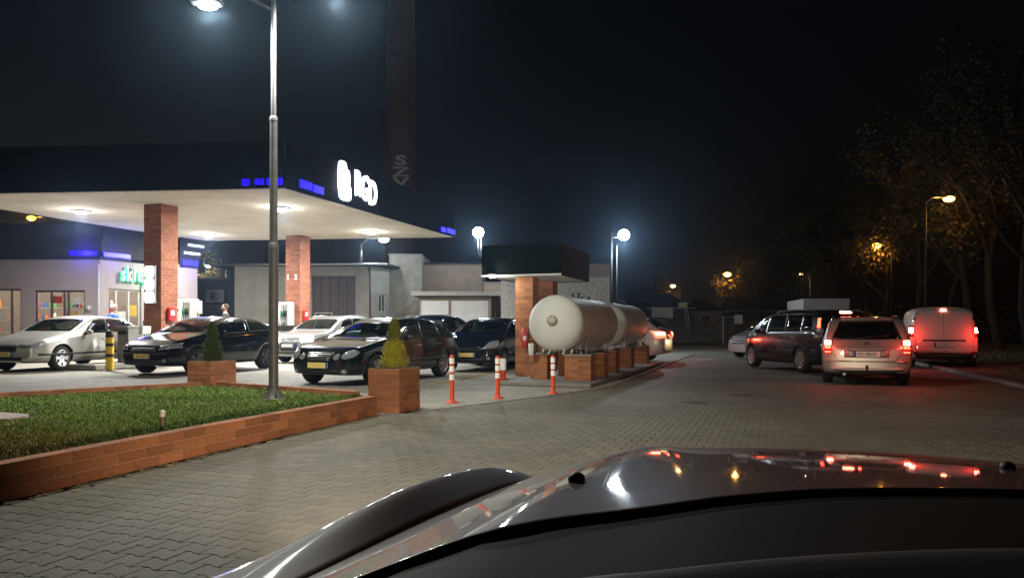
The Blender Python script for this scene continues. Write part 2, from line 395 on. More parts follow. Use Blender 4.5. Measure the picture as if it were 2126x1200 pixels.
# fallen leaves at the wall foot and in the grass
lf = M('dry_leaf', (.30, .19, .075), .8, island=.5); mb = MB()
def leaf(x, y, z, s):
    an = rnd.uniform(0, 6.28); q = []
    for k, r_ in enumerate((1, .6, 1, .6, 1)):
        t = an + k * 1.2566; q.append((x + s * r_ * math.cos(t), y + s * r_ * math.sin(t), z + rnd.uniform(0, s * .5)))
    mb.add(q, [(0, 1, 2, 3, 4)])
for a, b in zip(BED[1:6], BED[2:6]):
    for k in range(60):
        t = rnd.random(); off = abs(rnd.gauss(0, .07)) + .02; d = Vector((b[0] - a[0], b[1] - a[1])).normalized()
        leaf(a[0] + t * (b[0] - a[0]) + d.y * off, a[1] + t * (b[1] - a[1]) - d.x * off, .004, rnd.uniform(.012, .03))
for a, b in zip(BED[6:9], BED[7:10]):
    for k in range(70):
        t = rnd.random(); off = abs(rnd.gauss(0, .2)) + .17; d = Vector((b[0] - a[0], b[1] - a[1])).normalized()
        leaf(a[0] + t * (b[0] - a[0]) - d.y * off, a[1] + t * (b[1] - a[1]) + d.x * off, GZ + .03, rnd.uniform(.015, .035))
for k in range(60):
    y = rnd.uniform(5, 16); x = rnd.uniform(-.6, .5) * y
    if not inside((x, y), BED): leaf(x, y, .005, rnd.uniform(.01, .025))
stuff(mb.build('fallen_leaves', lf))
tag(bpy.data.objects['fallen_leaves'], 'dry fallen leaves scattered along the low brick wall', 'leaves')
tag(bpy.data.objects['grass'], 'short green lawn growing in the raised brick bed', 'grass')

# brick planters with thujas
def planter(corner, label, tlabel, cols, th, tw, group='brick planters on the corners of the bed', seed=1):
    sx, sy, h = .50, .64, .62
    c = Vector(corner) - V * sx / 2 + U * sy / 2
    root = thing('brick_planter', label, 'planter', (c.x, c.y, 0), ROT_U, group)
    brick_box(root, sx, sy, h, brick_m, bh=.078)
    MB().box((0, 0, h + .004), (sx - .1, sy - .1, .012)).build('soil', M('planter_soil', (.04, .03, .02), .95, bump=.6), root)
    tr = thing('thuja', tlabel, 'shrub', (c.x, c.y, h), 0, 'thujas growing in the brick planters')
    MB().tube([(0, 0, 0), (0.01, 0, th * .5), (0, .01, th * .85)], [.02, .014, .006], 7).build('trunk', M('bark', (.07, .05, .035), .9, bump=.5), tr)
    r2 = random.Random(seed); f = MB(); f2 = MB()
    for k in range(13000):
        hh = r2.random() ** 1.25; a_ = r2.uniform(0, 6.283)
        prof = (1 - hh) ** .55 * (1 - .35 * math.exp(-((hh - .58) / .06) ** 2)) * (1 + .22 * math.sin(5 * a_ + hh * 16 + seed) * (1 - hh))
        rr = tw / 2 * prof * (r2.random() ** .3) * (1 + .16 * math.sin(a_ * 9 + hh * 31) + .10 * math.sin(a_ * 17 - hh * 47)) + .008
        if hh < .06: rr *= .9
        p = Vector((rr * math.cos(a_), rr * math.sin(a_), hh * th)); n = Vector((math.cos(a_), math.sin(a_), r2.uniform(.3, 1.6))).normalized()
        s_ = r2.uniform(.007, .015); sd = n.cross(Vector((0, 0, 1))).normalized(); sd = (sd + Vector((r2.uniform(-.5, .5), r2.uniform(-.5, .5), r2.uniform(-.5, .5)))).normalized()
        tgt = f2 if (hh > .55 + r2.uniform(-.1, .1)) else f
        tgt.add([p - sd * s_ * .5, p + n * s_ * .6 - sd * s_ * .45, p + n * s_ * 1.8, p + n * s_ * .6 + sd * s_ * .45, p + sd * s_ * .5], [(0, 1, 2, 3, 4)])
    ff = MB(); ff.v = f.v; ff.f = f.f; ff.m = f.m; ff.sm = f.sm
    stuff(ff.build('foliage', cols[0], tr)); o = stuff(f2.build('foliage_tip', cols[1], tr))
yg = M('thuja_gold', (.48, .46, .05), .7, island=.4); og = M('thuja_olive', (.20, .21, .03), .7, island=.4); dg = M('thuja_green', (.10, .15, .035), .7, island=.4)
planter(gnd(829, 858), 'brick planter with the golden thuja at the near corner of the bed', 'golden thuja with darker tip in the near brick planter', (yg, og), .70, .35, seed=3)
planter((-.4078 * 12.6, 12.6, 0), 'farther brick planter behind the grass, in front of the black hatchback', 'dark green conical thuja in the farther brick planter', (dg, dg), .68, .33, seed=8)

# ------------------------------------------------------------------ near light mast
pc = gnd(568, 828, GZ)
mast = thing('lamp_mast', 'tall steel lamp mast rising from the grass bed in the foreground', 'lamp post', pc)
mb = MB(); mb.lathe([(.066, 0), (.066, 2.15)], 20); mb.build('lower_shaft', mast_m, mast)
MB().lathe([(.069, 2.12), (.069, 2.19), (.058, 2.21)], 20).build('collar', mast_m, mast)
MB().lathe([(.056, 2.15), (.052, 3.95)], 20).build('middle_shaft', mast_m, mast)
MB().lathe([(.057, 3.93), (.057, 3.98), (.04, 4.0)], 20).build('collar', mast_m, mast)
MB().lathe([(.038, 3.95), (.034, 5.95), (.001, 5.95)], 18).build('upper_shaft', mast_m, mast)
MB().lathe([(.16, 0), (.16, .015), (.08, .015), (.079, .16)], 20).build('base_plate', mast_m, mast)
for k in range(4):
    an = k * math.pi / 2 + .7; mb = MB(); mb.add([(.075, -.004, .015), (.16, -.004, .015), (.075, -.004, .14), (.075, .004, .015), (.16, .004, .015), (.075, .004, .14)], [(0, 1, 2), (5, 4, 3), (0, 3, 4, 1), (1, 4, 5, 2), (0, 2, 5, 3)])
    mb.build('base_rib', mast_m, mast, rz=an)
for s_, nm in ((-1, 1), (1, 2)):
    d = Vector((s_, -.1, 0)).normalized(); zz = 0 if s_ < 0 else .2
    MB().tube([(0, 0, 5.5 + zz), d * .35 + Vector((0, 0, 5.66 + zz)), d * .75 + Vector((0, 0, 5.62 + zz))], [.025, .022, .02], 8).build('arm', mast_m, mast)
    h = MB().box((d.x * .92, d.y * .92, 5.58 + zz), (.44, .2, .07), math.atan2(d.y, d.x)).build('lamp_head', M('lamp_grey', (.25, .26, .27), .5, .5), mast, bevel=.02)
    MB().sphere((d.x * .90, d.y * .90, 5.525 + zz), .12, 12, 6, (1.2, .9, .45)).build('lamp_lens', white_e, h)
LAMP1 = [pc + Vector((s_ * .9, -.09, 5.42 if s_ < 0 else 5.62)) for s_ in (-1, 1)]
for q in LAMP1: lamp('mast_light', 'SPOT', q, 340, (1, 1, .88), .10, (0, 0, 0), spot=R(172), blend=.25)
# ------------------------------------------------------------------ main canopy
Z0 = 5.10
FR, BR, BLc, FL = Vector((-6.4, 20.8, 0)), Vector((-2.56, 32.0, 0)), Vector((-14.1, 33.3, 0)), Vector((-17.7, 21.85, 0))
canopy = thing('fuel_canopy', 'big flat canopy over the fuel pumps with whitewashed underside', 'canopy', (0, 0, 0))
under = M('canopy_plaster', (.80, .73, .60), .9, noise=.28, nscale=.8, bump=1.0, bscale=9)
fascia_m = M('fascia_navy', (.0035, .005, .010), .9, .0, noise=.25, nscale=2, spec=.08)
q = [FR, BR, BLc, FL]
MB().prism([tuple(p[:2]) for p in q], Z0, Z0 + .25).build('ceiling_slab', under, canopy)
def fascia(a, b, n):
    d = (b - a); L_ = d.length; d.normalize(); out = Vector((d.y, -d.x, 0)); 
    for k in range(n):
        p0 = a + d * (L_ * k / n + .002); p1 = a + d * (L_ * (k + 1) / n - .002)
        z0, z1 = Z0 + .02, Z0 + 1.32
        o_ = out * .004; t_ = out * .10; lean = out * .10
        vs = [p0 + o_ + Vector((0, 0, z0)), p1 + o_ + Vector((0, 0, z0)), p1 + o_ + t_ * .4 + lean + Vector((0, 0, z1)), p0 + o_ + t_ * .4 + lean + Vector((0, 0, z1))]
        vi = [v - out * .06 for v in vs]
        MB().add(vs + vi, [(0, 1, 2, 3), (7, 6, 5, 4), (0, 4, 5, 1), (1, 5, 6, 2), (2, 6, 7, 3), (3, 7, 4, 0)]).build('fascia_panel', fascia_m, canopy)
fascia(FL, FR, 9); fascia(FR, BR, 9); fascia(BR, BLc, 8); fascia(BLc, FL, 8)
def led(a, d, s0, s1, z0, z1, out):
    p0, p1 = a + d * s0 + out * .11, a + d * s1 + out * .11; th = out * .03
    vs = [p0 + Vector((0, 0, z0)), p1 + Vector((0, 0, z0)), p1 + Vector((0, 0, z1)), p0 + Vector((0, 0, z1))]
    MB().add(vs + [v + th for v in vs], [(3, 2, 1, 0), (4, 5, 6, 7), (0, 1, 5, 4), (1, 2, 6, 5), (2, 3, 7, 6), (3, 0, 4, 7)]).build('led_strip', blue_e, canopy)
dF = (FL - FR).normalized(); dR = (BR - FR).normalized()
oF = Vector((dF.y, -dF.x, 0)); oF = oF if oF.y < 0 else -oF; oR = Vector((dR.y, -dR.x, 0)); oR = oR if oR.x > 0 else -oR
led(FR, dF, .02, .46, Z0 + .09, Z0 + .27, oF); led(FR, dF, .56, .80, Z0 + .11, Z0 + .26, oF); led(FR, dF, .98, 1.18, Z0 + .09, Z0 + .26, oF)
led(FR, dR, .55, 1.15, Z0 + .14, Z0 + .36, oR); led(FR, dR, 1.22, 1.75, Z0 + .12, Z0 + .33, oR)
led(BR, -dR, .05, .9, Z0 + .1, Z0 + .3, oR); led(BR, -dR, 1.05, 1.5, Z0 + .08, Z0 + .26, oR)
# lit sign on the right-hand fascia
sign = thing('canopy_sign', 'glowing white logo and letters RGD on the canopy edge', 'sign', FR + dR * 0 )
sgn_e = M('sign_white', (.9, .9, .9), .4, emit=(.93, .95, 1), es=2.6)
ang = math.atan2(dR.y, dR.x)
def on_fascia(s, z, out=.2): return dR * s + oR * out + Vector((0, 0, Z0 + z))
s = MB()
def blob(cx, cz, rx, rz, n=16):
    pts = [(cx + rx * abs(math.cos(t)) ** .6 * (1 if math.cos(t) > 0 else -1), cz + rz * abs(math.sin(t)) ** .6 * (1 if math.sin(t) > 0 else -1)) for t in [2 * math.pi * k / n for k in range(n)]]
    vs = [on_fascia(x, z, .18) for x, z in pts] + [on_fascia(x, z, .24) for x, z in pts]
    return vs, [list(range(n))[::-1], list(range(n, 2 * n))] + [(i, (i + 1) % n, n + (i + 1) % n, n + i) for i in range(n)]
for cx, cz, rx, rz in ((2.68, 1.0, .22, .34), (2.88, .82, .20, .30), (2.82, .38, .34, .27), (2.60, .72, .17, .34)):
    vs, fs = blob(cx, cz, rx, rz); s.add(vs, fs)
s.build('logo_panel', sgn_e, sign)
for ch, sx_, sz_ in (('R', 3.62, .76), ('G', 4.08, .68), ('D', 4.58, .60)):
    text_obj('letter_panel', ch, 1.15, sgn_e, sign, on_fascia(sx_, sz_, .21), (R(90), 0, ang), .03, .018, (.62, 1.0, 1))
lamp('sign_light', 'POINT', FR + on_fascia(3.4, .7, .8), 8, (.9, .94, 1), .3)
# recessed canopy lights
def canopy_light(p, lab, power=230):
    o = thing('canopy_light', lab, 'ceiling light', (p.x, p.y, Z0), ROT_U, 'square lights under the fuel canopy')
    MB().box((0, 0, -.03), (.46, .46, .055)).build('housing', M('lamp_housing', (.6, .6, .58), .5), o, bevel=.01)
    MB().sphere((0, 0, -.06), .2, 14, 6, (1, 1, .35)).build('diffuser', warm_e, o)
    lamp('canopy_lamp', 'POINT', (p.x, p.y, Z0 - .30), power * .10, (1, .98, .94), .10); lamp('canopy_lamp', 'AREA', (p.x, p.y, Z0 - .16), power * 1.9, (1, .98, .94), .3, (0, 0, 0))
H_ = Z0 - CAM_H
cl = [(168, 437, 'canopy light at the far left, left of the first brick pillar'), (433, 487, 'canopy light just right of the first brick pillar'), (585, 431, 'canopy light beside the lamp mast'), (770, 481, 'canopy light farthest right, near the street lamp')]
for px, py, lb in cl:
    D = H_ * F / (680 - py); canopy_light(at(px, D, z=Z0), lb)
# brick pillars that carry it
def pillar(c, sx, h, label, single=False, mat=brick_m, name='brick_pillar', group='brick pillars', bh=.1, bl=.26):
    r_ = thing(name, label, 'pillar', (c[0], c[1], 0), ROT_U, group); brick_box(r_, sx, sx, h, mat, bh, bl, single); return r_
P1 = Vector((-11.25, 23.7, 0)); P2 = Vector((-9.15, 31.6, 0))
pil1 = pillar(P1, .70, Z0 - .002, 'thick brick pillar with the lit price boxes under the canopy')
pil2 = pillar(P2, .72, Z0 - .002, 'brick pillar marked 1 and 2 under the canopy')
wtxt = M('number_white', (.8, .8, .78), .6)
for ch, dx in (('1', -.23), ('2', .16)):
    o = text_obj('painted_number', ch, .30, wtxt, pil2, (dx, -.372, 3.32), (R(90), 0, 0), .004, .012)
# price boxes
pb = thing('price_sign', 'three stacked glowing white price boxes on the brick pillar', 'sign', P1 + V * .03 - U * .46, ROT_U)
MB().box((0, .02, 2.55), (.39, .1, 1.20)).build('back_frame', M('sign_frame', (.3, .3, .32), .5), pb, bevel=.01)
for k in range(3):
    MB().box((0, -.06, 2.15 + k * .40), (.37, .08, .33)).build('light_box', M('sign_panel', (.9, .9, .9), .4, emit=(.93, .97, 1), es=2.2), pb, bevel=.04)
def fire_box(c, label):
    o = thing('fire_hose_box', label, 'fire box', c, ROT_U, 'red fire boxes on the pillars')
    MB().box((0, 0, 0), (.10, .30, .42)).build('cabinet', M('fire_red', (.55, .02, .02), .4), o, bevel=.02)
    MB().box((.052, 0, .05), (.01, .16, .16)).build('notice', M('notice_white', (.75, .72, .7), .5), o)
    MB().tube([(0.03, 0, -.21), (.03, .02, -.36)], .015, 6).build('hose', black, o)
fire_box(P1 + V * .405 + U * .02 + Vector((0, 0, 1.62)), 'red fire box on the pillar with the price boxes')
fire_box(P2 + V * .415 - U * .05 + Vector((0, 0, 1.72)), 'red fire box on the pillar marked 1 and 2')

# ------------------------------------------------------------------ fuel islands and pumps
isl = M('island_concrete', (.33, .32, .29), .85, noise=.3, nscale=4, bump=.3)
for c, lab in ((P1, 'raised concrete island round the pillar with price boxes'), (P2, 'raised concrete island round the pillar marked 1 and 2')):
    o = MB().box((0, 0, .075), (1.3, 6.0, .15)).build('pump_island', isl, None, (c.x, c.y, 0), ROT_U, bevel=.03); tag(o, lab, 'pump island')
pump_w = M('pump_white', (.62, .62, .58), .4, noise=.1, nscale=3); hose_m = M('hose_black', (.015, .015, .015), .5); nozz = M('nozzle_green', (.02, .25, .08), .5)
def pump(c, label, screen=True):
    o = thing('fuel_pump', label, 'fuel pump', (c.x, c.y, .15), ROT_U, 'fuel pumps on the islands')
    MB().box((0, 0, .45), (.75, .5, .9)).build('cabinet', pump_w, o, bevel=.03)
    MB().box((0, 0, 1.62), (.75, .5, 1.0)).build('upper_cabinet', pump_w, o, bevel=.03)
    MB().box((0, -.02, 1.01), (.7, .4, .24)).build('nozzle_bay', black, o)
    MB().box((-.18, -.255, 1.65), (.32, .02, .36)).build('display', M('pump_screen', (.5, .55, .5), .2, emit=(.8, .9, .8), es=.5), o, bevel=.005)
    MB().box((-.18, -.27, 1.70), (.12, .015, .10)).build('counter', black, o)
    MB().box((0, -.255, .45), (.6, .015, .1)).build('blue_band', M('band_blue', (.02, .05, .4), .4), o)
    for k in range(4):
        x = .06 + .085 * k
        n_ = MB(); n_.tube([(x, -.30, 1.75), (x, -.30, 1.52)], .026, 8); n_.build('nozzle', nozz if k < 2 else black, o)
        MB().tube([(x, -.29, 1.52), (x - .05, -.36, 1.1), (x, -.34, .75), (x + .03, -.28, 1.0), (x + .02, -.27, 2.0)], .014, 6).build('hose', hose_m, o)
pump(at(388, 27.5), 'white fuel pump with hoses right behind the price box pillar')
pump(at(590, 31.2), 'white fuel pump with screen left of the pillar marked 1 and 2')
D_ = 27.5; tb = thing('card_terminal', 'white notice board on a post beside the fuel pump', 'notice board', at(411, D_), ROT_U)
MB().tube([(0, 0, 0), (0, 0, 1.8)], .03, 8).build('post', metal_g, tb); MB().box((0, -.03, 1.95), (.42, .05, .48)).build('board', M('notice_white', (.75, .72, .7), .5), tb, bevel=.01)
MB().box((0, -.06, 1.97), (.14, .012, .24)).build('pictogram', M('picto', (.95, .95, .9), .4, emit=(1, 1, .9), es=.8), tb, bevel=.004)
# bin / windscreen station at the island head
bn = thing('forecourt_bin', 'tall grey steel waste bin behind the yellow and black bollard', 'waste bin', at(266, 22.2), ROT_U)
MB().box((0, 0, .6), (.42, .42, 1.2)).build('body', M('bin_grey', (.26, .25, .22), .5, .4, noise=.3), bn, bevel=.02)
MB().box((0, 0, 1.23), (.46, .46, .06)).build('lid', M('bin_lid', (.4, .4, .37), .5), bn, bevel=.02)
MB().box((0, -.215, 1.05), (.3, .01, .12)).build('opening', black, bn)
tr = thing('wash_trolley', 'pale plastic windscreen wash station between the bin and the pillar', 'wash station', at(292, 22.9), ROT_U)
MB().box((0, 0, 1.12), (.46, .34, .26), taper=1.12).build('bucket', pump_w, tr, bevel=.02)
for x in (-.18, .18):
    MB().tube([(x, 0, 0), (x, 0, 1.0)], .022, 8).build('leg', metal_g, tr)
MB().tube([(.1, 0, 1.2), (.16, -.05, 1.42)], .015, 6).build('squeegee', black, tr)
MB().box((0, .0, .55), (.34, .3, .06)).build('shelf', pump_w, tr)

# yellow / black bollard
yb = thing('striped_bollard', 'thick yellow bollard with black bands beside the silver saloon', 'bollard', at(228, 20.7), 0)
ym = M('bollard_yellow', (.75, .50, .02), .45, noise=.15, nscale=8)
MB().lathe([(.105, 0), (.105, 1.02)], 22).build('post', ym, yb)
MB().lathe([(.105, 1.02), (.10, 1.08), (.06, 1.12), (.001, 1.13)], 22).build('cap', black, yb)
for z in (.42, .72, .97): MB().lathe([(.108, z - .045), (.108, z + .045)], 22).build('band', black, yb)
MB().box((.02, 0, .01), (.3, .3, .02)).build('base_plate', metal_g, yb)
# flexible orange posts
orng = M('post_orange', (.62, .07, .02), .5); refl = M('reflector', (.80, .80, .76), .35, emit=(1, 1, .95), es=.06)
def flex_post(px, py, label, h=.76, r_=.040, wide=1):
    o = thing('delineator_post', label, 'traffic post', gnd(px, py), 0, 'orange and white flexible posts')
    MB().lathe([(.105 * wide, 0), (.10 * wide, .02), (.05 * wide, .035), (r_ * wide, .05), (r_ * .9 * wide, h - .03), (r_ * .7 * wide, h), (.001, h)], 20).build('post', orng, o)
    for k in range(3):
        z = h * (.54 + .17 * k); MB().lathe([(r_ * .95 * wide + .003, z - .045), (r_ * .95 * wide + .003, z + .045)], 20).build('reflective_band', refl, o)
flex_post(938, 836, 'orange and white post nearest the brick planter'); flex_post(1033, 827, 'orange and white post in the middle of the row', .72)
flex_post(1148, 818, 'orange and white post in front of the gas tanks', .70); flex_post(1044, 788, 'short fat orange and white marker beside the gas kiosk pillar', .50, .055, 1.3)

# ------------------------------------------------------------------ gas kiosk canopy and pillars
kz = 2.46; K0 = Vector((1.16, 17.75, 0))
kio = thing('gas_kiosk_canopy', 'dark boxy canopy over the gas filling point', 'canopy', (K0.x, K0.y, 0), ROT_U)
kg = M('kiosk_green', (.004, .010, .010), .9, .0, spec=.1, noise=.25, nscale=1.5); kbr = M('kiosk_brown', (.05, .028, .012), .7, .0, noise=.5, nscale=3, base2=(.05, .035, .02))
MB().box((-1.0, 1.41, kz + .05), (1.92, 2.7, .08)).build('ceiling', M('kiosk_white', (.62, .64, .58), .7, noise=.2, nscale=2), kio)
MB().box((-1.0, .0, kz + .385), (2.05, .05, .77)).build('front_fascia', kg, kio, bevel=.008)
MB().box((.0, 1.43, kz + .385), (.05, 2.79, .77)).build('side_fascia', kbr, kio, bevel=.008)
MB().box((-2.0, 1.43, kz + .385), (.05, 2.79, .77)).build('side_fascia', kg, kio, bevel=.008)
MB().box((-1.0, 2.85, kz + .385), (1.94, .05, .77)).build('rear_fascia', kg, kio, bevel=.008)
MB().box((-1.0, -.03, kz + .02), (2.06, .03, .035)).build('white_edge', M('edge_white', (.7, .7, .66), .5), kio)
kp1 = pillar(at(1094, 18.6), .46, kz, 'brick pillar of the gas kiosk with the red extinguisher', True, bh=.096, bl=.26)
kp2 = pillar(at(1136, 20.3), .46, kz + .0, 'brick pillar of the gas kiosk half hidden behind the gas tank', False, bh=.096)
kl = thing('kiosk_lamp', 'small white lamp at the left end of the gas kiosk canopy', 'lamp', at(1022, 18.3, 574))
MB().box((.0, 0, .04), (.2, .1, .05)).build('housing', metal_g, kl, bevel=.01); MB().sphere((0, 0, 0), .055, 12, 6, (1.5, 1, .6)).build('lens', white_e, kl)
lamp('kiosk_light', 'POINT', at(1022, 18.2, 590), 22, (.95, 1, .97), .06)
ex = thing('fire_extinguisher', 'red extinguisher hung on the gas kiosk pillar', 'extinguisher', at(1089, 18.15, 712))
MB().lathe([(.001, -.12), (.075, -.12), (.08, -.08), (.08, .26), (.05, .34), (.02, .37), (.001, .37)], 16).build('cylinder', M('ext_red', (.5, .03, .03), .35, coat=.4), ex)
MB().tube([(0, -.02, .38), (.09, -.03, .36), (.1, -.04, .1)], .012, 6).build('hose', black, ex); MB().box((0, -.08, .12), (.07, .012, .1)).build('label_plate', M('notice_white', (.75, .72, .7), .5), ex)

# ------------------------------------------------------------------ gas tanks
tank_m = M('tank_cream', (.70, .71, .68), .6, noise=.14, nscale=1.4, bump=.1, bscale=6)
T0 = Vector((.86, 15.8, 0)); RT = .615; ZC = 1.29
def gas_tank(c, L_, label):
    o = thing('gas_tank', label, 'gas tank', (c.x, c.y, 0), ROT_U, 'horizontal gas tanks on brick piers')
    prof = [(.001, 0)] + [(RT * math.sin(t), .30 * (1 - math.cos(t))) for t in [math.pi / 2 * k / 10 for k in range(1, 11)]]
    dome = [(r_ + 0, h) for r_, h in prof]
    MB().lathe(dome, 48, axis='Y', c=(0, 0, ZC)).build('front_dome', tank_m, o)
    MB().lathe([(RT, .30 + (L_ - .6) * k / 8) for k in range(9)], 48, axis='Y', c=(0, 0, ZC)).build('shell', tank_m, o)
    MB().lathe([(r_, L_ - h) for r_, h in reversed(dome)], 48, axis='Y', c=(0, 0, ZC)).build('rear_dome', tank_m, o)
    fl = MB().lathe([(.001, -.05), (.09, -.05), (.09, -.02), (.115, -.02), (.115, .03)], 24, axis='Y', c=(0, 0, ZC + .06)).build('manhole_flange', M('flange', (.5, .48, .38), .5), o)
    for k in range(8):
        a_ = k * math.pi / 4 + .2; MB().lathe([(.001, -.035), (.013, -.035), (.013, -.01)], 6, axis='Y', c=(.1 * math.cos(a_), 0, ZC + .06 + .1 * math.sin(a_))).build('bolt', black, fl)
    for y, h in ((1.7, .12), (2.25, .16), (2.6, .07), (3.3, .1)):
        MB().lathe([(.05, 0), (.05, .03), (.03, .035), (.026, h), (.001, h)], 12, c=(0, y, ZC + RT - .01)).build('valve', disc_valve_mat, o)
    MB().tube([(0, 1.7, ZC + RT + .09), (0.05, 2.3, ZC + RT + .13), (0, 3.3, ZC + RT + .06)], .012, 6).build('vent_pipe', metal_g, o)
    for y in (.31, L_ / 2, L_ - .31): MB().lathe([(RT - .002, y - .018), (RT + .005, y - .008), (RT + .005, y + .008), (RT - .002, y + .018)], 48, axis='Y', c=(0, 0, ZC)).build('weld_seam', M('weld', (.5, .49, .45), .6, noise=.3), o)
    for y in (.75, L_ - .75):
        for x in (-.4, .4):
            MB().box((x, y, .70), (.1, .14, .22)).build('foot', metal_g, o)
        for x0 in (.55,):
            MB().tube([(x0, y, .60), (x0 + .03, y, .98), (x0 - .05, y - .35, .80), (x0, y - .3, .60)], .013, 6, caps=False).build('bracket', M('bracket_white', (.55, .55, .52), .5), o)
    return o
gas_tank(T0, 4.25, 'cream gas tank nearest the camera, with the bolted flange on its dome')
gas_tank(T0 + U * 4.95, 4.25, 'second gas tank, behind the nearest one')
def pier(c, sx, sy, label, h=.60):
    o = thing('brick_pier', label, 'brick pier', (c.x, c.y, 0), ROT_U, 'brick piers that carry the gas tanks'); brick_box(o, sx, sy, h, brick_m, .075, .24, True)
    MB().box((0, 0, h + .012), (sx + .03, sy + .03, .03)).build('cap_slab', conc, o, bevel=.005)
TS = lambda a, b: T0 + V * a + U * b
pier(TS(-.42, .55), .40, .42, 'brick pier under the left front of the nearest tank'); pier(TS(.52, .35), .58, .44, 'widest brick pier, under the right front of the nearest tank')
pier(TS(-.1, 1.6), .34, .4, 'brick pier between the two front piers, set back'); pier(TS(.56, 1.75), .46, .46, 'brick pier just right of the widest pier')
pier(TS(.45, 3.5), .50, .5, 'brick pier near the joint of the two tanks'); pier(TS(-.4, 3.5), .4, .4, 'brick pier on the far side near the joint of the tanks')
pier(TS(.42, 5.8), .50, .5, 'brick pier under the front of the second tank'); pier(TS(.42, 8.5), .50, .5, 'last brick pier under the second tank')
pl = MB().box((0, 4.3, .035), (2.0, 10.2, .07)).build('tank_plinth', conc, None, (T0.x + .03, T0.y, 0), ROT_U, bevel=.02); tag(pl, 'low concrete plinth under the gas tanks', 'plinth')
# pipework and gear between tank and piers
pw = thing('gas_pipework', 'white valves and pipes below the nearest gas tank', 'pipework', TS(0, 0), ROT_U)
wp = M('pipe_white', (.6, .6, .57), .45)
for k in range(7):
    x = -.45 + k * .16; MB().tube([(x, .15 + .1 * (k % 2), .62), (x + .03, .2, .72), (x, .5, .70)], .02, 8).build('pipe', wp if k % 3 else black, pw)
for k in range(4): MB().sphere((-.3 + k * .22, .3, .67), .05, 10, 6).build('valve_body', metal_g if k % 2 else black, pw)
MB().lathe([(.06, .6), (.06, .85), (.001, .86)], 12, c=(-.52, .15, 0)).build('white_cylinder', wp, pw)

# ------------------------------------------------------------------ shop
SD = 29.0; sc_ = at(208, SD); shop_w = M('shop_plaster', (.20, .17, .17), .9, noise=.12, nscale=2, bump=.2)
shop = thing('shop', 'single-storey station shop with lit windows on the left', 'shop', (sc_.x, sc_.y, 0))
# left face runs -X, right face runs along U
SU = Vector((.385, .923, 0)); WL = 9.0; WR = 4.9; WH = 3.98
glassm = M('shop_glass', (.02, .02, .02), .05, trans=1)
def wall_with_holes(name, org, d, L_, H, holes, mat, parent, th=.25):
    """holes: (s0, s1, z0, z1); the wall is built from butted blocks round them"""
    n_ = Vector((d.y, -d.x, 0)); ss_ = sorted({0, L_} | {h[0] for h in holes} | {h[1] for h in holes}); mb = MB()
    for s0, s1 in zip(ss_, ss_[1:]):
        hs = [h for h in holes if h[0] <= s0 and h[1] >= s1]; z = 0
        segs = []
        for h in sorted(hs, key=lambda q: q[2]):
            if h[2] > z: segs.append((z, h[2]))
            z = h[3]
        segs.append((z, H))
        for z0, z1 in segs:
            c = org + d * (s0 + s1) / 2 - n_ * th / 2; mb.box((c.x, c.y, (z0 + z1) / 2), (s1 - s0, th, z1 - z0), math.atan2(d.y, d.x))
    return mb.build(name, mat, parent)
O_ = Vector((0, 0, 0)); dL = Vector((1, 0, 0)); oL = Vector((-WL, 0, 0))
# left wall: from x=-9 to 0 ; door px 70-130, window px 130-176, another opening px 0-42
fx = lambda px: (px - 208) * SD / F + WL
wall_with_holes('front_wall', oL, dL, WL, WH, [(fx(-60), fx(44), .4, 2.72), (fx(72), fx(176), .12, 2.66)], shop_w, shop)
wr_holes = [(.35, 1.9, .12, 2.75), (3.2, 4.2, .9, 2.5)]
wall_with_holes('side_wall', O_, SU, WR, WH, wr_holes, shop_w, shop)
back = MB(); back.box((-WL / 2, 4.4, WH / 2), (WL, .2, WH)); back.box((-WL - .1, 2.2, WH / 2), (.2, 4.6, WH)); back.build('rear_wall', shop_w, shop)
MB().prism([(-WL, .02), (.02, .02), (1.85, 4.45), (-WL, 4.45)], WH - .12, WH).build('roof', fascia_m, shop)
MB().prism([(-WL, .02), (.02, .02), (1.85, 4.45), (-WL, 4.45)], .02, .12).build('floor', M('shop_floor', (.5, .48, .42), .4), shop)
gut_ = M('skirting_dark', (.08, .07, .07), .8)
frm = M('door_frame', (.05, .035, .035), .5); frg = M('frame_grey', (.25, .25, .24), .5)
def frame(p0, d, L_, z0, z1, muls, mat, parent, pane=True):
    ang = math.atan2(d.y, d.x); n_ = Vector((d.y, -d.x, 0)); fr = MB(); t = .07
    for z in (z0 + t / 2, z1 - t / 2): c = p0 + d * L_ / 2 - n_ * .1; fr.box((c.x, c.y, z), (L_, .07, t), ang)
    for s_ in [t / 2, L_ - t / 2] + list(muls): c = p0 + d * s_ - n_ * .1; fr.box((c.x, c.y, (z0 + z1) / 2), (t, .068, z1 - z0 - 2 * t), ang)
    w_ = fr.build('window', mat, parent)
    gm_ = MATS.get('pane_clear') or pane_mat()
    cuts = [t] + sorted(muls) + [L_ - t]
    for a_, b_ in zip(cuts, cuts[1:]):
        c = p0 + d * (a_ + b_) / 2 - n_ * .1; MB().box((c.x, c.y, (z0 + z1) / 2), (b_ - a_ - t * .9, .012, z1 - z0 - 2 * t), ang).build('pane', gm_, w_)
def pane_mat():
    m = bpy.data.materials.new('pane_clear'); m.use_nodes = True; t = m.node_tree; N = t.nodes; L = t.links
    b = N['Principled BSDF']; b.inputs['Base Color'].default_value = (.02, .02, .02, 1); b.inputs['Roughness'].default_value = .03
    tr_ = N.new('ShaderNodeBsdfTransparent'); mx = N.new('ShaderNodeMixShader'); mx.inputs[0].default_value = .22
    L.new(tr_.outputs[0], mx.inputs[1]); L.new(b.outputs[0], mx.inputs[2]); L.new(mx.outputs[0], N['Material Output'].inputs[0])
    MATS['pane_clear'] = m; return m
